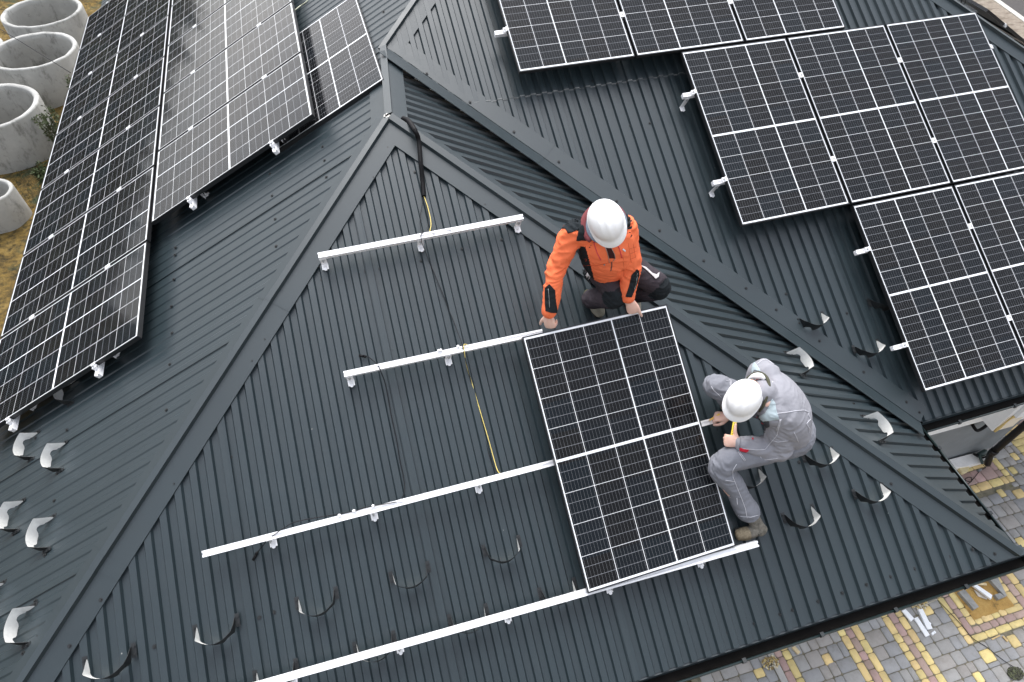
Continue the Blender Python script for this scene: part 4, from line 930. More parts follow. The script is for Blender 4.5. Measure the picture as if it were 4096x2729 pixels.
# ------------------------------------------------------------------ the two workers
def P_(x, y, h): return hit(PF, x, y, h)
class Soup:
    """overlapping tapered tubes and ellipsoids, fused into one continuous skin"""
    def __init__(s): s.mb = MB()
    def limb(s, pts, rad_, side=None, n=18, sub=6, ratio=None):
        """rad_ per control point: r or (a along side, b across)"""
        R = [r if isinstance(r, tuple) else (r, r) for r in rad_]; Q = [V(*p, *r) if False else np.concatenate([V(p), V(r)]) for p, r in zip(pts, R)]
        C = crom5(Q, sub); m = len(C); rings = []; ref = None
        P = [c[:3] for c in C]; RR = [np.maximum(c[3:], .003) for c in C]
        def frame_(i):
            t = nrm(P[min(i + 1, m - 1)] - P[max(i - 1, 0)]); return t
        if side is None:
            t = frame_(0); side = np.cross(t, V(0, 0, 1) if abs(t[2]) < .9 else V(1, 0, 0))
        ref = nrm(side)
        t0, t1 = frame_(0), frame_(m - 1)
        P2, R2, T2 = [], [], []
        for k in (3, 2, 1): a = k / 4 * math.pi / 2 + .12; P2.append(P[0] - t0 * min(RR[0]) * math.sin(a)); R2.append(RR[0] * max(.12, math.cos(a))); T2.append(t0)
        for i in range(m): P2.append(P[i]); R2.append(RR[i]); T2.append(frame_(i))
        for k in (1, 2, 3): a = k / 4 * math.pi / 2 + .12; P2.append(P[-1] + t1 * min(RR[-1]) * math.sin(a)); R2.append(RR[-1] * max(.12, math.cos(a))); T2.append(t1)
        for p, r, t in zip(P2, R2, T2):
            ref = nrm(ref - t * (ref @ t)); y = np.cross(t, ref)
            rings.append([p + ref * r[0] * math.cos(k * 2 * math.pi / n) + y * r[1] * math.sin(k * 2 * math.pi / n) for k in range(n)])
        m = len(rings); vs = [q for g in rings for q in g]
        fs = [(i * n + k, i * n + (k + 1) % n, (i + 1) * n + (k + 1) % n, (i + 1) * n + k) for i in range(m - 1) for k in range(n)] + [tuple(range(n))[::-1], tuple((m - 1) * n + k for k in range(n))]
        s.mb.add(vs, fs, 0, True); return s
    def ball(s, c, ax, r, n=16):
        """ellipsoid, ax = three unit axes, r = three radii"""
        c = V(c); vs = []; fs = []
        for i in range(n + 1):
            th = math.pi * i / n
            for k in range(2 * n):
                ph = math.pi * k / n; vs.append(c + ax[0] * r[0] * math.sin(th) * math.cos(ph) + ax[1] * r[1] * math.sin(th) * math.sin(ph) + ax[2] * r[2] * math.cos(th))
        w2 = 2 * n
        fs = [(i * w2 + k, (i + 1) * w2 + k, (i + 1) * w2 + (k + 1) % w2, i * w2 + (k + 1) % w2) for i in range(n) for k in range(w2)]
        s.mb.add(vs, fs, 0, True); return s
    def fuse(s, name, mats, voxel, parent, smooth=6, wrinkle=None, zone=None):
        me = bpy.data.meshes.new(name); me.from_pydata(s.mb.v, [], s.mb.f); bm = bmesh.new(); bm.from_mesh(me); bmesh.ops.remove_doubles(bm, verts=bm.verts, dist=1e-5); bmesh.ops.recalc_face_normals(bm, faces=bm.faces); bm.to_mesh(me); bm.free()
        o = bpy.data.objects.new(name, me); COL.objects.link(o)
        r = o.modifiers.new('r', 'REMESH'); r.mode = 'VOXEL'; r.voxel_size = voxel
        k = o.modifiers.new('s', 'SMOOTH'); k.factor = .6; k.iterations = smooth
        dg = bpy.context.evaluated_depsgraph_get(); m2 = bpy.data.meshes.new_from_object(o.evaluated_get(dg)); o.modifiers.clear(); o.data = m2; bpy.data.meshes.remove(me); m2.name = name
        if wrinkle:
            co = np.empty(len(m2.vertices) * 3); m2.vertices.foreach_get('co', co); co = co.reshape(-1, 3); no = np.empty(len(m2.vertices) * 3); m2.vertices.foreach_get('normal', no); no = no.reshape(-1, 3)
            dsp = np.array([wrinkle(p) for p in co]); co = co + no * dsp[:, None]; m2.vertices.foreach_set('co', co.ravel())
        for m in mats: m2.materials.append(m)
        m2.polygons.foreach_set('use_smooth', [True] * len(m2.polygons))
        if zone:
            idx = []
            for p in m2.polygons: idx.append(zone(V(p.center), V(p.normal)))
            m2.polygons.foreach_set('material_index', idx)
        m2.update()
        if parent is not None: o.parent = parent; o.matrix_parent_inverse = parent.matrix_world.inverted()
        return o
def crom5(Q, sub):
    if len(Q) < 3: return [Q[0] + (Q[1] - Q[0]) * i / sub for i in range(sub + 1)]
    E = [2 * Q[0] - Q[1]] + list(Q) + [2 * Q[-1] - Q[-2]]; out = []
    for i in range(1, len(E) - 2):
        a, b, c, d = E[i - 1:i + 3]
        for k in range(sub):
            t = k / sub; out.append(.5 * (2 * b + (c - a) * t + (2 * a - 5 * b + 4 * c - d) * t * t + (3 * b - a - 3 * c + d) * t ** 3))
    return out + [Q[-1]]
def folds(amp, bones, freq=26., seed=0.):
    """cloth wrinkles: ridges that cross the limbs, stronger near the joints"""
    def f(p):
        q = Vector((p[0], p[1], p[2])); b = 0.
        for a, r in bones:
            d = np.linalg.norm(p - a); b = max(b, math.exp(-(d / r) ** 2))
        n1 = noise.noise(q * 7 + Vector((seed, 0, 0))); wob = noise.noise(q * 4 + Vector((0, seed, 3)))
        rid = 1 - abs(noise.noise(Vector((p[0] * freq * .45 + wob, p[1] * freq * .45, p[2] * freq * 1.25 + wob * 3)))) * 2.2
        fine = noise.noise(q * 60) * .12
        return amp * ((rid - .4) * (.35 + 1.1 * b) + n1 * .9 + fine)
    return f
def cloth(name, col, var=.12, bump=.35, rough=.85, sheen=.0):
    t = NT(name); co = t.coord(); n1 = t.noise(6, 5, .65, co); n2 = t.noise(60, 5, .65, co); wv = t.noise(600, 2, .5, co)
    t.set(**{'Base Color': t.ramp(n1, (.3, tuple(c * (1 - var) for c in col)), (.7, tuple(min(1, c * (1 + var)) for c in col))), 'Roughness': rough, 'Specular IOR Level': .25})
    t.bump(t.math('ADD', n2, t.math('MULTIPLY', wv, .35)), bump, .004); return t.m
M_or = cloth('orange_cloth', (.93, .20, .080), .06); M_bk = cloth('black_cloth', (.012, .016, .019), .25); M_tr = cloth('charcoal_cloth', (.046, .038, .045), .18); M_gy = cloth('grey_cloth', (.285, .285, .312), .06); M_gy2 = cloth('grey_trouser', (.205, .212, .238), .08); M_dk = cloth('slate_cloth', (.065, .07, .078), .2)
M_pb = cloth('pale_blue_cloth', (.42, .50, .53), .06); M_red = cloth('red_tab', (.60, .025, .05), .05); M_mar = cloth('maroon_cloth', (.20, .055, .06), .12); M_hood = cloth('blue_grey_cloth', (.20, .24, .29), .12); M_ref = cloth('reflective_trim', (.62, .60, .60), .06); M_seam = cloth('pale_thread', (.62, .62, .66), .05); M_pink = simple('pink_cord', (.70, .05, .09), .6); M_shirt = cloth('dark_red_shirt', (.045, .012, .012), .2); M_olive = cloth('olive_trim', (.075, .075, .05), .1); M_wcl = cloth('white_cloth', (.75, .76, .78), .04)
def skin_mat():
    t = NT('skin'); co = t.coord(); n1 = t.noise(14, 5, .6, co); n2 = t.noise(90, 4, .6, co)
    t.set(**{'Base Color': t.ramp(n1, (.3, (.70, .43, .335)), (.7, (.80, .545, .445))), 'Roughness': .5, 'Subsurface Weight': .12, 'Subsurface Scale': .01}); t.bump(n2, .25, .002); return t.m
M_skin = skin_mat(); M_hair = simple('short_hair', (.03, .02, .013), .7, var=.4, scale=200, bump=.6)
M_helm = simple('helmet_shell', (.93, .93, .93), .35, var=.015, scale=4)
M_boot1 = simple('olive_boot', (.085, .078, .035), .8, var=.4, scale=40, bump=.5); M_toe = simple('boot_toe', (.36, .34, .27), .8, var=.12, scale=20, bump=.2)
M_boot2 = simple('grey_brown_boot', (.13, .12, .10), .85, var=.45, scale=45, bump=.5); M_bt = simple('tan_suede', (.20, .165, .11), .9, var=.35, scale=60, bump=.4); M_sole = simple('rubber_sole', (.03, .028, .025), .8, var=.3)

def hand(S, w, d, back, thumb, curls, tdirs, sc=1., spread=.05, target=None):
    d = nrm(d); back = nrm(V(back) - d * (V(back) @ d)); lat = nrm(np.cross(d, back)); lat = lat if lat @ V(thumb) > 0 else -lat
    k = lambda a, b, c: w + (d * a + lat * b + back * c) * sc
    S.limb([k(-.02, 0, 0), k(.02, .002, 0), k(.06, .003, .003), k(.092, 0, .002)], [(.028 * sc, .021 * sc), (.032 * sc, .020 * sc), (.041 * sc, .017 * sc), (.040 * sc, .013 * sc)], side=lat)
    for i, (L, r) in enumerate(zip((.074, .082, .076, .060), (.0098, .0100, .0094, .0084))):
        p = k(.090 - .0035 * (i - 1) ** 2, .030 - .0205 * i, .002); a = 0; pts = [k(.060, .022 - .015 * i, .002), p]; sp = spread * (1.5 - i) * .6
        for c, l in zip(curls[i], (.46, .30, .24)):
            a += rad(c); q = nrm(d * math.cos(a) - back * math.sin(a) + lat * sp * max(0, math.cos(a))); p = p + q * L * l * sc; pts.append(p)
        S.limb(pts, [r * 1.1 * sc, r * 1.08 * sc, r * 1.0 * sc, r * .93 * sc, r * .72 * sc], n=12, sub=4)
    p = k(.018, .022, -.004); pts = [p]
    if target is not None:
        e = V(target) - p; pts += [p + e * .36 + lat * .010 * sc + back * .012, p + e * .72 + lat * .004 * sc + back * .010, p + e]
    for t, l in zip([] if target is not None else tdirs, (.044, .034, .028)): q = nrm(d * t[0] + lat * t[1] + back * t[2]); p = p + q * l * sc; pts.append(p)
    S.limb(pts, [.0155 * sc, .0135 * sc, .0112 * sc, .0085 * sc], n=12, sub=4)
def head(S, c, f, u):
    f = nrm(f); u = nrm(V(u) - f * (V(u) @ f)); l = np.cross(u, f); k = lambda a, b, e: V(c) + f * a + l * b + u * e
    S.ball(k(-.012, 0, .028), (f, l, u), (.098, .077, .092)); S.ball(k(.022, 0, -.028), (f, l, u), (.070, .062, .085)); S.ball(k(.045, 0, -.088), (f, l, u), (.032, .034, .026))
    S.limb([k(.086, 0, .010), k(.108, 0, -.022), k(.096, 0, -.036)], [.009, .015, .012], n=10, sub=3)
    for s in (-1, 1):
        S.ball(k(-.008, s * .078, -.012), (f, l, u), (.018, .009, .030), 8); S.ball(k(.070, s * .036, -.022), (f, l, u), (.020, .022, .020), 8); S.ball(k(.088, s * .030, .022), (f, l, u), (.010, .022, .008), 8)
    S.limb([k(.082, -.024, -.058), k(.090, 0, -.056), k(.082, .024, -.058)], [.006, .009, .006], n=8, sub=3)
    return k
def eyes(k, f, u, parent):
    f = nrm(f); u = nrm(V(u) - f * (V(u) @ f)); l = np.cross(u, f)
    for s in (-1, 1):
        S = Soup(); S.ball(k(.080, s * .031, .004), (f, l, u), (.011, .012, .010), 8); m = S.mb.build('eye', simple('eye_white', (.7, .68, .65), .3), parent)
        S = Soup(); S.ball(k(.0875, s * .031, .004), (f, l, u), (.0045, .006, .006), 8); S.mb.build('iris', simple('iris_brown', (.03, .018, .01), .2), m)
def helmet(c, f, u, parent, sc=1.):
    f = nrm(f); u = nrm(V(u) - f * (V(u) @ f)); l = np.cross(u, f); mb = MB(); n = 72; prof = []; K = 20
    def rimr(a): # plan radius at angle a (0 = front)
        return math.hypot(.140 * math.cos(a), .113 * math.sin(a)) if False else 1 / math.sqrt((math.cos(a) / .138) ** 2 + (math.sin(a) / .112) ** 2)
    vs = []
    for i in range(K + 1):
        t = i / K * math.pi / 2
        for j in range(n):
            a = 2 * math.pi * j / n; r = rimr(a) * math.sin(t) ** .92; z = .128 * math.cos(t) ** .9
            rdg = .0035 * max(0, 1 - (abs(math.sin(a)) * r / .016) ** 2) * (1 if t < 1.35 else 0) + .0022 * max(0, 1 - ((abs(math.sin(a)) * r - .045) / .010) ** 2) * (1 if .35 < t < 1.3 else 0)
            vs.append(V(c) + (f * r * math.cos(a) + l * r * math.sin(a) + u * (z + rdg)) * sc)
    for e, dz in ((.002, -.014), (.008, -.020), (.009, -.024)):
        for j in range(n):
            a = 2 * math.pi * j / n; pk = max(0, math.cos(a)) ** 2.2 * (.034 if e > .007 else .012); r = rimr(a) + e + pk
            vs.append(V(c) + (f * r * math.cos(a) + l * r * math.sin(a) + u * (dz - pk * .35)) * sc)
    for e, dz in ((-.006, -.020), (-.010, .02)):
        for j in range(n):
            a = 2 * math.pi * j / n; r = rimr(a) + e; vs.append(V(c) + (f * r * math.cos(a) + l * r * math.sin(a) + u * dz) * sc)
    R = len(vs) // n; fs = [(i * n + j, (i + 1) * n + j, (i + 1) * n + (j + 1) % n, i * n + (j + 1) % n) for i in range(1, R - 1) for j in range(n)]
    fs += [(0, n + j, n + (j + 1) % n) for j in range(n)]
    mb.add(vs, fs, 0, True); o = mb.build('helmet', M_helm, parent); return o
# patches and stitching fitted onto a garment's surface
def caster(o):
    me = o.data; bv = BVHTree.FromPolygons([tuple(o.matrix_world @ v.co) for v in me.vertices], [tuple(p.vertices) for p in me.polygons])
    st = {'t': None}
    def f(px, py, off=.004):
        v = nrm(ray(px, py)); h = bv.ray_cast(Vector(tuple(CAM)), Vector(tuple(v)))
        if h[0] is None:
            nr = bv.find_nearest(Vector(tuple(CAM + v * (st['t'] or 4.3)))); 
            return V(nr[0]) + V(nr[1]) * off
        st['t'] = (V(h[0]) - CAM) @ v; return V(h[0]) + V(h[1]) * off
    return f
def patch(name, poly, mat, cast, parent, off=.004, step=4.):
    bm = bmesh.new(); f = bm.faces.new([bm.verts.new((x, y, 0)) for x, y in poly]); bmesh.ops.triangulate(bm, faces=bm.faces[:])
    for _ in range(6):
        le = [e for e in bm.edges if e.calc_length() > step]
        if not le: break
        bmesh.ops.subdivide_edges(bm, edges=le, cuts=1); bmesh.ops.triangulate(bm, faces=[f for f in bm.faces if len(f.verts) > 3])
    mb = MB(); bm.verts.index_update(); vs = [cast(v.co.x, v.co.y, off) for v in bm.verts]; fs = [[v.index for v in f.verts] for f in bm.faces]
    vv = vs
    def flipf(f):
        a, b, c = [vv[i] for i in f[:3]]; return f if np.cross(b - a, c - a) @ (CAM - a) > 0 else f[::-1]
    fs = [f for f in fs if max(np.linalg.norm(vv[f[i]] - vv[f[i - 1]]) for i in range(3)) < .035]
    mb.add(vs, [flipf(f) for f in fs], 0, True); bm.free(); o = mb.build(name, mat, parent)
    s = o.modifiers.new('thick', 'SOLIDIFY'); s.thickness = .004; s.offset = -1; return o
def stitch(name, pts, mat, cast, parent, r=.0018, off=.0015, sub=6):
    Q = []
    for (x0, y0), (x1, y1) in zip(pts, pts[1:]):
        k = max(1, int(math.hypot(x1 - x0, y1 - y0) / 7)); Q += [(x0 + (x1 - x0) * i / k, y0 + (y1 - y0) * i / k) for i in range(k)]
    Q.append(pts[-1]); P = [cast(x, y, off) for x, y in Q]
    return MB().tube(P, r, 6, sub=1).build(name, mat, parent)
IR, ID = ROT[:, 0], -ROT[:, 1]     # right and down as seen from the drone

# ---- worker in orange
zo = lambda x, y: (2150 + x / 4.28, 780 + y / 4.28)
zp = lambda x, y: (2150 + x / 4.28, 1000 + y / 4.28)
pel, nck = P_(2440, 1055, .38), P_(2412, 915, .82)
rs, ls = P_(2296, 935, .76), P_(2496, 905, .78)
re, le = V(4.553, 2.218, 1.721), P_(2524, 1062, .60)
re = P_(2222, 1080, .58); rw = P_(2196, 1250, .43); lw = P_(2510, 1192, .43); le = P_(2524, 1055, .60)
hc = P_(2424, 884, .97); cdir = nrm(CAM - hc); hu = nrm(cdir * .93 - (IR * .36 + ID * .93) * .38); hf = nrm(IR * .36 + ID * .93)
X = nrm(ls - rs); U = nrm(nck - pel); X = nrm(X - U * (X @ U)); F = np.cross(X, U)
p1 = thing('person', 'crouching worker in orange and black jacket and white helmet', 'person', at(on(PF, *loc(PF, P_(2440, 1120, 0))[:2], 0)))
rh, lh = pel - X * .085 - U * .02, pel + X * .085 - U * .02
rk, lk = P_(2464, 1184, .38), P_(2636, 1150, .34); ra, la = P_(2356, 1196, .14), P_(2532, 1182, .12)
# body
S = Soup(); kk = head(S, hc - hu * .045, hf, hu)
S.limb([nck - U * .05, nck + U * .03, hc - hu * .10 - hf * .02], [.062, .056, .054]); S.limb([pel, pel * .5 + nck * .5, nck - U * .02], [(.13, .09), (.14, .09), (.12, .08)], side=X)
S.limb([nck - U * .06, rs, re, rw - nrm(rw - re) * .0], [.05, .05, .042, .030]); S.limb([nck - U * .06, ls, le, lw], [.05, .05, .042, .030])
S.limb([pel, rh, rk, ra], [.08, .08, .055, .04]); S.limb([pel, lh, lk, la], [.08, .08, .055, .04])
rk_t = ptop(.035, PLN, 0); 
rd = nrm(P_(2204, 1318, .33) - rw); rb = nrm(cdir * .7 - ID * .75 - IR * .1); 
rwx = rw + rd * .02
hand(S, rwx, rd, rb, -IR + ID * .2, [(58, 62, 35), (62, 66, 38), (66, 68, 38), (70, 70, 38)], [(.75, .75, -.15), (.8, .55, -.25), (.85, .4, -.35)], 1.06)
ldir = nrm(P_(2540, 1262, .35) - lw); lb = nrm(cdir * .75 - ID * .55 - IR * .35); lwx = lw + ldir * .02
TT = hit((PO + fn * .011, fx, fy, fn), 2567, 1265); lt = nrm(TT - (lwx + ldir * .06)); lax = nrm(np.cross(ldir, lb)); lax = lax if lax @ IR > 0 else -lax
tv = (float(lt @ ldir), float(lt @ lax), float(lt @ lb))
hand(S, lwx, ldir, lb, IR, [(62, 70, 40), (66, 74, 42), (70, 76, 42), (74, 78, 42)], [(.62, .70, .05), (tv[0], tv[1], tv[2]), (tv[0], tv[1] * .8, tv[2] + .05)], 1.08, target=TT)
body = S.fuse('body', [M_skin], .0045, p1, 5)
eyes(kk, hf, hu, body)
S = Soup(); fh = nrm(hf); S.ball(hc - hu * .045 - hf * .02 + hu * .02, (fh, np.cross(hu, fh), nrm(hu)), (.100, .081, .088)); S.fuse('hair', [M_hair], .006, p1, 2, wrinkle=lambda p: .002 * noise.noise(Vector(tuple(p * 150))))
helmet(hc + hu * .005, hf, hu, p1, .97)
# jacket
S = Soup(); L = np.linalg.norm(nck - pel)
S.limb([pel + F * .035 + U * .015, pel + U * L * .35 + F * .055, pel + U * L * .68 + F * .04, pel + U * L * .90 + F * .01, nck + U * .015], [(.165, .125), (.185, .140), (.195, .138), (.165, .115), (.085, .080)], side=X, n=28)
S.limb([nck - U * .09 - X * .07, rs + U * .004, rs * .5 + re * .5 - X * .005, re, re * .5 + rw * .5, rw - nrm(rw - re) * .012], [.090, .086, .073, .069, .063, .054]); S.limb([nck - U * .09 + X * .07, ls, ls * .5 + le * .5 + X * .004, le, le * .5 + lw * .5, lw - nrm(lw - le) * .012], [.090, .084, .072, .069, .062, .053])
def seg_d(c, a, b): t = min(1, max(0, (c - a) @ (b - a) / ((b - a) @ (b - a)))); return np.linalg.norm(c - a - (b - a) * t)
def jzone(c, n):
    l = (c - pel) @ X; hgt = (c - pel) @ U / L
    if .08 < hgt < .93 and -.215 < l < -.142 and seg_d(c, rs, re) > .079: return 1
    if hgt > .84 and (n @ U > .25 or n @ F < -.1) and n @ F < .30 and np.linalg.norm(c - nck) < .25 and abs(l) < .185: return 1
    if n @ F < -.35 and hgt > .6 and abs(l) < .2: return 1
    return 0
jk = S.fuse('jacket', [M_or, M_bk], .007, p1, 7, zone=jzone, wrinkle=folds(.0105, [(re, .12), (le, .12), (rs, .10), (ls, .10), (pel + F * .1, .12)], 24, 3))
cj = caster(jk)
pch = lambda n, q, m, off=.004: patch(n, [zo(*a) for a in q], m, cj, jk, off)
pch('yoke', [(405, 580), (430, 465), (560, 350), (740, 268), (905, 300), (860, 480), (720, 585), (600, 640), (525, 660), (470, 575)], M_bk)
pch('yoke', [(1475, 300), (1530, 340), (1590, 400), (1585, 520), (1530, 610), (1500, 640), (1440, 500), (1420, 340)], M_bk)
pch('collar', [(710, 560), (770, 520), (960, 690), (945, 752), (800, 768), (665, 778)], M_bk, .012)
pch('shirt_front', [(1095, 770), (1240, 830), (1275, 920), (1325, 1030), (1320, 1085), (1230, 1085), (1195, 960), (1150, 860)], M_shirt, .003)
for n_, q in (('zip', [(1085, 765), (1150, 880), (1195, 985), (1220, 1090), (1228, 1160)]), ('zip', [(1240, 832), (1275, 930), (1318, 1010), (1328, 1080), (1290, 1130)])): stitch(n_, [zo(*a) for a in q], M_steel, cj, jk, .0022, .004)
stitch('zip', [zo(*a) for a in ((1270, 1145), (1272, 1200), (1255, 1300))], simple('dark_zip', (.06, .05, .05), .5), cj, jk, .0035, .001)
stitch('drawcord', [zo(*a) for a in ((955, 700), (975, 850), (1020, 990), (1085, 1115))], M_pink, cj, jk, .0028, .003); stitch('drawcord', [zo(*a) for a in ((1345, 815), (1400, 920), (1425, 1000), (1445, 1075))], M_pink, cj, jk, .0028, .003)
pch('tag', [(1445, 935), (1460, 915), (1503, 945), (1492, 975)], M_wcl, .006)
stitch('hem_seam', [zo(*a) for a in ((725, 1230), (880, 1205), (1000, 1215), (1150, 1175), (1225, 1165))], simple('orange_thread', (.45, .05, .01), .8), cj, jk, .0016, .0)
p_ = cj(*zo(1145, 1192), .003); mb = MB(); mb.cyl(p_ - F * .002, p_ + F * .003, .006, n=12); mb.build('snap', M_steel, jk)
pc = lambda n, q, m, off=.004: patch(n, [zp(*a) for a in q], m, cj, jk, off)
pc('cuff_patch', [(205, 585), (300, 690), (310, 830), (335, 1040), (330, 1080), (225, 1075), (140, 1045), (130, 900), (130, 650)], M_bk)
pc('cuff_patch', [(1700, 335), (1735, 360), (1740, 440), (1690, 620), (1655, 700), (1610, 810), (1508, 800), (1560, 640), (1610, 430)], M_bk)
stitch('zip', [zp(*a) for a in ((190, 660), (200, 800), (210, 990))], M_steel, cj, jk, .0016, .007); stitch('zip', [zp(*a) for a in ((1700, 400), (1680, 560), (1645, 700))], M_steel, cj, jk, .0016, .007)
for q in ([(1555, 830), (1575, 960), (1590, 1080), (1610, 1160)], [(1640, 840), (1660, 960), (1680, 1080)], [(1570, 930), (1640, 905), (1690, 890)], [(1575, 1010), (1640, 990), (1700, 960)], [(1590, 1100), (1650, 1080), (1700, 1040)], [(1465, 1060), (1480, 1250), (1475, 1400)]): stitch('stitching', [zo(*a) for a in q], simple('orange_thread', (.45, .05, .01), .8), cj, jk, .0011, .0)
# hood and lining round the neck
def hoodring(c, rl, rf, a0, a1, r, mat, name, lift=0., n=10):
    l = np.cross(hu, nrm(hf)); ff = nrm(hf - hu * (hf @ hu)); mb = MB()
    mb.tube([c + ff * rf * math.cos(rad(a)) + l * rl * math.sin(rad(a)) + hu * lift * (1 - math.cos(rad(a))) for a in np.linspace(a0, a1, 15)], lambda q: r * (.55 + .45 * math.sin(math.pi * min(1, max(0, q)))), n, sub=3); return mb.build(name, mat, p1)
hoodring(hc - hu * .095 - IR * .026 - ID * .006, .136, .126, 70, 300, .032, M_mar, 'hood', .004); hoodring(hc - hu * .075 - IR * .006 + ID * .002, .121, .118, 40, 320, .022, M_hood, 'hood_lining', .004)
# trousers and boots
S = Soup(); S.ball(pel - U * .03, (X, U, F), (.165, .12, .135)); S.limb([pel - X * .05, rh, rh * .45 + rk * .55 + up * .02, rk, rk * .45 + ra * .55 - F * .0, ra + nrm(rk - ra) * .02], [.11, .108, .098, .085, .080, .070]); S.limb([pel + X * .05, lh, lh * .45 + lk * .55 + up * .01, lk, lk * .45 + la * .55, la + nrm(lk - la) * .02], [.11, .108, .094, .083, .074, .066])
kz = [(rk, .100), (lk, .098)]
tr = S.fuse('trousers', [M_tr, M_bk], .007, p1, 6, wrinkle=folds(.0085, [(rk, .11), (lk, .11), (ra, .1), (pel, .14)], 26, 9), zone=lambda c, n: 1 if any(np.linalg.norm(c - a) < r and (c - a) @ (rh - a if a is rk else lh - a) < .02 * 0 + .012 for a, r in kz) else 0)
ct = caster(tr)
for q in ([(1010, 300), (1075, 345), (990, 380), (870, 455), (800, 560), (788, 480), (860, 400), (950, 330)], [(1745, 262), (1850, 300), (1960, 400), (2030, 425), (2080, 390), (2070, 460), (2020, 498), (1940, 420), (1840, 330)]): patch('reflective_trim', [zp(*a) for a in q], M_ref, ct, tr, .008)
patch('pocket', [zp(*a) for a in ((600, 345), (760, 330), (860, 400), (795, 470), (800, 560), (840, 640), (850, 700), (720, 640), (620, 540), (590, 420))], M_bk, ct, tr, .012)
None and patch('pocket_flap', [zp(*a) for a in ((690, 590), (740, 600), (800, 680), (870, 700), (850, 740), (760, 700))], M_ref, ct, tr, .012)
def boot(heel, toe, ank, upv, parent, mats, toe_r=.07):
    d = nrm(toe - heel); upv = nrm(upv - d * (upv @ d)); sd = np.cross(d, upv); L = np.linalg.norm(toe - heel)
    S = Soup(); k = lambda a, b: heel + d * a * L + upv * b
    S.limb([k(.12, .045), k(.40, .050), k(.70, .042), k(.90, .036)], [(.040, .048), (.042, .052), (.050, .042), (.042, .032)], side=sd); S.limb([k(.20, .05), ank + upv * .02], [.048, .047])
    o = S.fuse('boot', mats, .006, parent, 4, wrinkle=lambda p: .0022 * noise.noise(Vector(tuple(p * 45))) + .0025 * noise.noise(Vector(tuple(p * 16))), zone=lambda c, n: (1 if (c - heel) @ d > L * (1 - toe_r / L * .95) and (c - heel) @ upv > .028 else 0))
    S = Soup(); S.limb([k(.08, .010), k(.45, .010), k(.92, .010)], [(.044, .012), (.043, .011), (.050, .012)], side=sd); S.fuse('sole', [M_sole], .006, o, 2)
    la_ = MB()
    for a in (.38, .46, .54): la_.tube([k(a, .094 - (a - .38) * .25) + sd * s for s in (-.03, 0, .03)], .0028, 5, sub=3)
    la_.build('laces', M_wire, o); return o
boot(on(PF, *loc(PF, P_(2340, 1176, .02))[:2], RH), on(PF, *loc(PF, P_(2402, 1268, .02))[:2], RH), ra, PF[3], p1, [M_boot1, M_toe], .10)
boot(on(PF, *loc(PF, P_(2512, 1172, .02))[:2], RH), on(PF, *loc(PF, P_(2540, 1250, .02))[:2], RH), la, PF[3], p1, [M_boot1, M_toe], .10)

# ---- worker in grey
zg = lambda x, y: (2800 + x / 4.708, 1400 + y / 4.708)
zh = lambda x, y: (2780 + x / 3.136, 1680 + y / 3.136)
pel, nck = P_(3168, 1715, .42), P_(3058, 1572, .76); rs, ls = P_(3052, 1490, .66), P_(3118, 1680, .66)
le, lw = P_(3112, 1800, .48), P_(2966, 1777, .47); re, rw = P_(2992, 1612, .50), P_(2918, 1664, .25)
hc = P_(2976, 1592, .80); cdir = nrm(CAM - hc); hu = nrm(cdir * .90 + (-IR * .55 + ID * .83) * .36)
hf = nrm(-IR * .55 + ID * .83)
X = nrm(ls - rs); U = nrm(nck - pel); X = nrm(X - U * (X @ U)); F = np.cross(X, U)
p2 = thing('person', 'squatting worker in grey overalls and white helmet with pencil and tape measure', 'person', at(on(PF, *loc(PF, P_(3060, 1950, 0))[:2], 0)))
rh, lh = pel - X * .09, pel + X * .09
rk, lk = P_(2862, 1542, .36), P_(2886, 1856, .36); ra, la = P_(2925, 1608, .12), P_(2996, 2052, .12)
S = Soup(); kk = head(S, hc - hu * .045, hf, hu)
S.limb([nck - U * .05, nck + U * .02, hc - hu * .09 - hf * .03], [.064, .060, .056]); S.limb([pel, pel * .5 + nck * .5, nck - U * .02], [(.13, .09), (.14, .09), (.12, .08)], side=X)
S.limb([nck - U * .06, rs, re, re * .4 + rw * .6, rw], [.05, .05, .044, .040, .029]); S.limb([nck - U * .06, ls, le, lw], [.05, .05, .042, .030])
S.limb([pel, rh, rk, ra], [.08, .08, .055, .04]); S.limb([pel, lh, lk, la], [.08, .08, .055, .04])
rd = nrm(P_(2845, 1668, .20) - rw); hand(S, rw, rd, cdir * .8 - ID * .5, ID, [(52, 60, 35), (58, 66, 40), (66, 72, 44), (74, 78, 46)], [(.78, .50, -.35), (.9, .05, -.45), (.92, -.15, -.35)], 1.03)
ld_ = nrm(P_(2912, 1764, .45) - lw); tup = nrm(P_(2937, 1715, .47) - P_(2930, 1745, .46)); lb = nrm(cdir); lx = nrm(np.cross(ld_, lb)); lx = lx if lx @ -ID > 0 else -lx
hand(S, lw + ld_ * .01, ld_, lb, -ID, [(78, 92, 60), (80, 94, 60), (84, 94, 60), (86, 94, 60)], [(.55, .80, .1), (.25, .95, .15), (.10, 1., .1)], 1.04)
body = S.fuse('body', [M_skin], .0045, p2, 5); eyes(kk, hf, hu, body)
S = Soup(); fh = nrm(hf); S.ball(hc - hu * .045 - hf * .02 + hu * .018, (fh, np.cross(hu, fh), nrm(hu)), (.101, .081, .088)); S.fuse('hair', [M_hair], .006, p2, 2, wrinkle=lambda p: .002 * noise.noise(Vector(tuple(p * 150))))
helmet(hc + hu * .006, hf, hu, p2, .90)
S = Soup(); L = np.linalg.norm(nck - pel)
ms = P_(3150, 1650, .60); cs = P_(3108, 1592, .68)
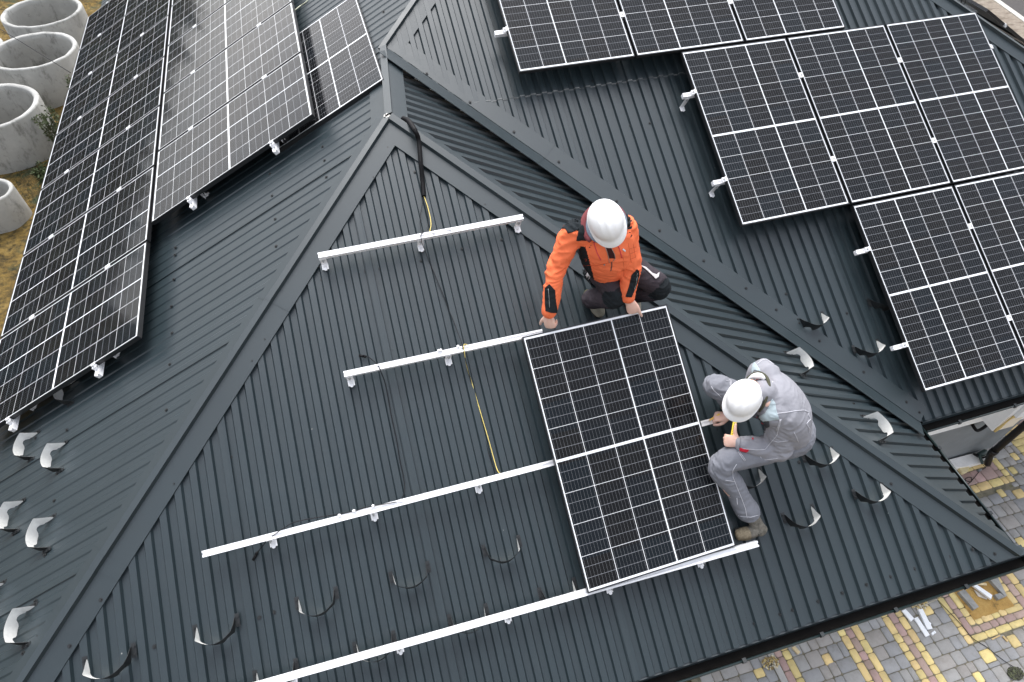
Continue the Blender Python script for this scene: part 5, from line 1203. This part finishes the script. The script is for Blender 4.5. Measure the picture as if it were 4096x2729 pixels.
S.limb([pel - U * .05, pel + U * .03, ms, cs, nck - U * .03, nck + U * .02], [(.165, .12), (.185, .135), (.205, .145), (.200, .135), (.13, .10), (.088, .085)], side=X, n=28)
S.limb([nck - U * .10 - X * .08, rs, rs * .5 + re * .5, re, re * .6 + rw * .4], [.10, .098, .085, .078, .062]); S.limb([nck - U * .10 + X * .08, ls, ls * .5 + le * .5, le, le * .5 + lw * .5, lw + nrm(le - lw) * .012], [.10, .098, .088, .084, .070, .055])
jk = S.fuse('jacket', [M_gy], .007, p2, 7, wrinkle=folds(.0085, [(le, .13), (ls, .10), (lw, .12), (rs, .08), (pel, .15)], 25, 21))
cj = caster(jk); pg = lambda n, q, m, off=.004: patch(n, [zg(*a) for a in q], m, cj, jk, off)
pg('shoulder_patch', [(1030, 225), (1080, 290), (1145, 405), (1020, 385), (980, 450), (972, 370), (995, 280)], M_pb)
pg('shoulder_patch', [(1365, 925), (1415, 1000), (1425, 1080), (1455, 1190), (1490, 1310), (1390, 1320), (1180, 1350), (1110, 1260), (1225, 1190), (1300, 1060), (1330, 960)], M_pb)
pg('chest_panel', [(1040, 1240), (1110, 1230), (1180, 1340), (1300, 1330), (1310, 1440), (1240, 1480), (1220, 1568), (1100, 1568), (960, 1560), (950, 1380), (990, 1290)], M_dk)
for q in ([(1070, 275), (1150, 205), (1270, 170), (1360, 150), (1450, 165)], [(1455, 1195), (1600, 1180), (1720, 1160), (1850, 1140), (1960, 1135), (2040, 1175)], [(1525, 1305), (1500, 1400), (1450, 1520)], [(1505, 1310), (1480, 1400), (1430, 1520)], [(2040, 1190), (2045, 1240), (2080, 1300), (2000, 1390), (2060, 1480), (2050, 1560)]): stitch('seam', [zg(*a) for a in q], M_seam, cj, jk, .0022, .002)
for q in ([(1060, 60), (1030, 190), (930, 310), (880, 370), (760, 375), (560, 355)], [(970, 255), (1040, 275), (1170, 260)], [(1240, 150), (1275, 220), (1295, 275)], [(820, 460), (860, 510), (890, 500), (1040, 480)]): stitch('seam', [zh(*a) for a in q], M_seam, cj, jk, .0018, .002)
patch('cuff', [zh(*a) for a in ((510, 232), (575, 240), (565, 310), (558, 385), (498, 370), (502, 300))], M_gy, cj, jk, .008); patch('cuff_tab', [zh(*a) for a in ((562, 350), (675, 372), (665, 395), (630, 402), (556, 390))], M_red, cj, jk, .006)
pg('pocket_tab', [(1110, 1370), (1175, 1378), (1215, 1385), (1195, 1400), (1130, 1388)], M_red, .007); pg('chest_tab', [(960, 1300), (985, 1288), (975, 1325), (958, 1340)], M_red, .008)
patch('hem_tab', [zh(*a) for a in ((835, 500), (860, 498), (885, 522), (850, 528), (832, 515))], M_red, cj, jk, .006); patch('placket_tab', [zh(*a) for a in ((712, 235), (725, 222), (735, 246), (718, 252))], M_red, cj, jk, .008)
# open collar of jacket, hood edge, white shirt, red lining
def arc(name, pts, hs, r, mat):
    P = [P_(x, y, h) for (x, y), h in zip(pts, hs)]; return MB().tube(P, lambda q: r * (.6 + .4 * math.sin(math.pi * min(1, max(0, q)))), 10, sub=5).build(name, mat, p2)
arc('collar', [zg(860, 560), zg(1000, 450), zg(1150, 440), zg(1260, 530), zg(1300, 680), zg(1260, 870), zg(1190, 1060), zg(1120, 1160)], [.74, .78, .82, .84, .85, .84, .80, .75], .011, M_olive)
arc('shirt_collar', [zg(920, 560), zg(1020, 500), zg(1140, 490), zg(1230, 545)], [.75, .79, .82, .83], .020, M_wcl)
arc('shirt_collar', [zg(1330, 600), zg(1345, 740), zg(1300, 900), zg(1235, 1020)], [.80, .81, .81, .77], .020, M_wcl)
arc('undershirt', [zg(1060, 610), zg(1130, 580), zg(1200, 570)], [.76, .78, .79], .022, M_red)
S = Soup(); S.ball(pel - U * .05, (X, U, F), (.175, .12, .14)); S.limb([pel - X * .05, rh, rh * .5 + rk * .5, rk, rk * .5 + ra * .5, ra], [.115, .110, .098, .082, .074, .070]); S.limb([pel + X * .05, lh, lh * .5 + lk * .5, lk, lk * .5 + la * .5, la + nrm(lk - la) * .02], [.115, .112, .096, .083, .076, .078])
tr = S.fuse('trousers', [M_gy2], .007, p2, 6, wrinkle=folds(.0105, [(lk, .12), (la, .12), (rk, .11), (pel, .14)], 25, 33)); ct = caster(tr)
for q in ([(520, 555), (470, 640), (475, 720), (540, 880), (590, 1000), (630, 1110), (655, 1230)], [(385, 755), (440, 765), (500, 772)], [(520, 1200), (600, 1212), (700, 1218), (790, 1195)], [(540, 400), (580, 460), (620, 515)], [(552, 392), (594, 452), (634, 508)]): stitch('seam', [zh(*a) for a in q], M_seam, ct, tr, .0018, .002)
for q in ([(600, 490), (572, 570), (565, 640), (580, 700)], [(625, 490), (590, 570), (582, 640), (595, 700)], [(215, 690), (260, 760), (330, 820), (400, 890)]): stitch('seam', [zg(*a) for a in q], M_seam, ct, tr, .0018, .002)
boot(on(PF, *loc(PF, P_(3046, 2112, .02))[:2], RH), on(PF, *loc(PF, P_(2936, 2142, .02))[:2], RH), la, PF[3], p2, [M_boot2, M_bt], .09)
boot(on(PF, *loc(PF, P_(2960, 1600, .02))[:2], RH), on(PF, *loc(PF, P_(2880, 1630, .02))[:2], RH), ra, PF[3], p2, [M_boot2, M_bt], .09)
# what he holds
a, b = P_(2834, 1684, .175), P_(2879, 1656, .245); ee = nrm(b - a); nn = nrm(cdir - ee * (cdir @ ee)); mb = MB()
tip = a + ee * .012; mb.box(tip - np.cross(nn, ee) * .006 - nn * .003, ee * (np.linalg.norm(b - a) - .012), np.cross(nn, ee) * .012, nn * .006)
pn = thing('pencil', 'flat yellow carpenter pencil in the grey worker\'s right hand', 'pencil', at(a)); mb.build('shaft', simple('pencil_yellow', (.78, .48, .09), .5, var=.05), pn); MB().cyl(a, tip, .001, .0055, n=6).build('tip', simple('pale_wood', (.62, .50, .30), .8, var=.12), pn)
tm = thing('tape_measure', 'yellow tape measure blade standing up from the grey worker\'s left fist', 'tape measure', at(P_(2926, 1752, .46)))
t = NT('tape_yellow'); co = t.coord('UV'); sp = t.new('ShaderNodeSeparateXYZ'); t.link(co, sp.inputs[0])
tick = t.math('MULTIPLY', t.math('LESS_THAN', t.math('FRACT', t.math('MULTIPLY', sp.outputs[1], 11.)), .16), t.math('GREATER_THAN', sp.outputs[0], .55)); num = t.math('MULTIPLY', t.math('LESS_THAN', t.math('ABSOLUTE', t.math('SUBTRACT', t.math('FRACT', t.math('MULTIPLY', sp.outputs[1], 11.)), .55)), .2), t.math('LESS_THAN', t.math('ABSOLUTE', t.math('SUBTRACT', sp.outputs[0], .4)), .12))
t.set(**{'Base Color': t.mix(t.math('MAXIMUM', tick, num), (.82, .62, .05, 1), (.02, .02, .02, 1)), 'Roughness': .4})
b0, b1 = P_(2930, 1745, .465), P_(2943, 1673, .47); ax = nrm(b1 - b0); wd = nrm(np.cross(ax, cdir)); me = bpy.data.meshes.new('blade'); vs, fs, uv = [], [], []
for i in range(13):
    for j in range(5):
        v_ = j / 4; vs.append(tuple(b0 + (b1 - b0) * i / 12 + wd * (v_ - .5) * .026 + cdir * (-.004 * (2 * v_ - 1) ** 2 + .006 * math.sin(i / 12 * 3)))); uv.append((v_, i / 12))
fs = [(i * 5 + j, i * 5 + j + 1, i * 5 + j + 6, i * 5 + j + 5) for i in range(12) for j in range(4)]; me.from_pydata(vs, [], fs); me.materials.append(t.m); ul = me.uv_layers.new(name='uv')
for lp in me.loops: ul.data[lp.index].uv = uv[lp.vertex_index]
o = bpy.data.objects.new('blade', me); COL.objects.link(o); o.parent = tm; o.matrix_parent_inverse = tm.matrix_world.inverted(); sl = o.modifiers.new('t', 'SOLIDIFY'); sl.thickness = .0012
mb = MB(); mb.cbox(b1 + ax * .003, wd, ax, cdir, .022, .008, .010); mb.build('hook', M_black, tm)
mb = MB(); q = P_(2926, 1762, .445); mb.cbox(q - cdir * .02, wd, ax, cdir, .055, .06, .036); mb.build('case', M_black, tm, .012, 3)
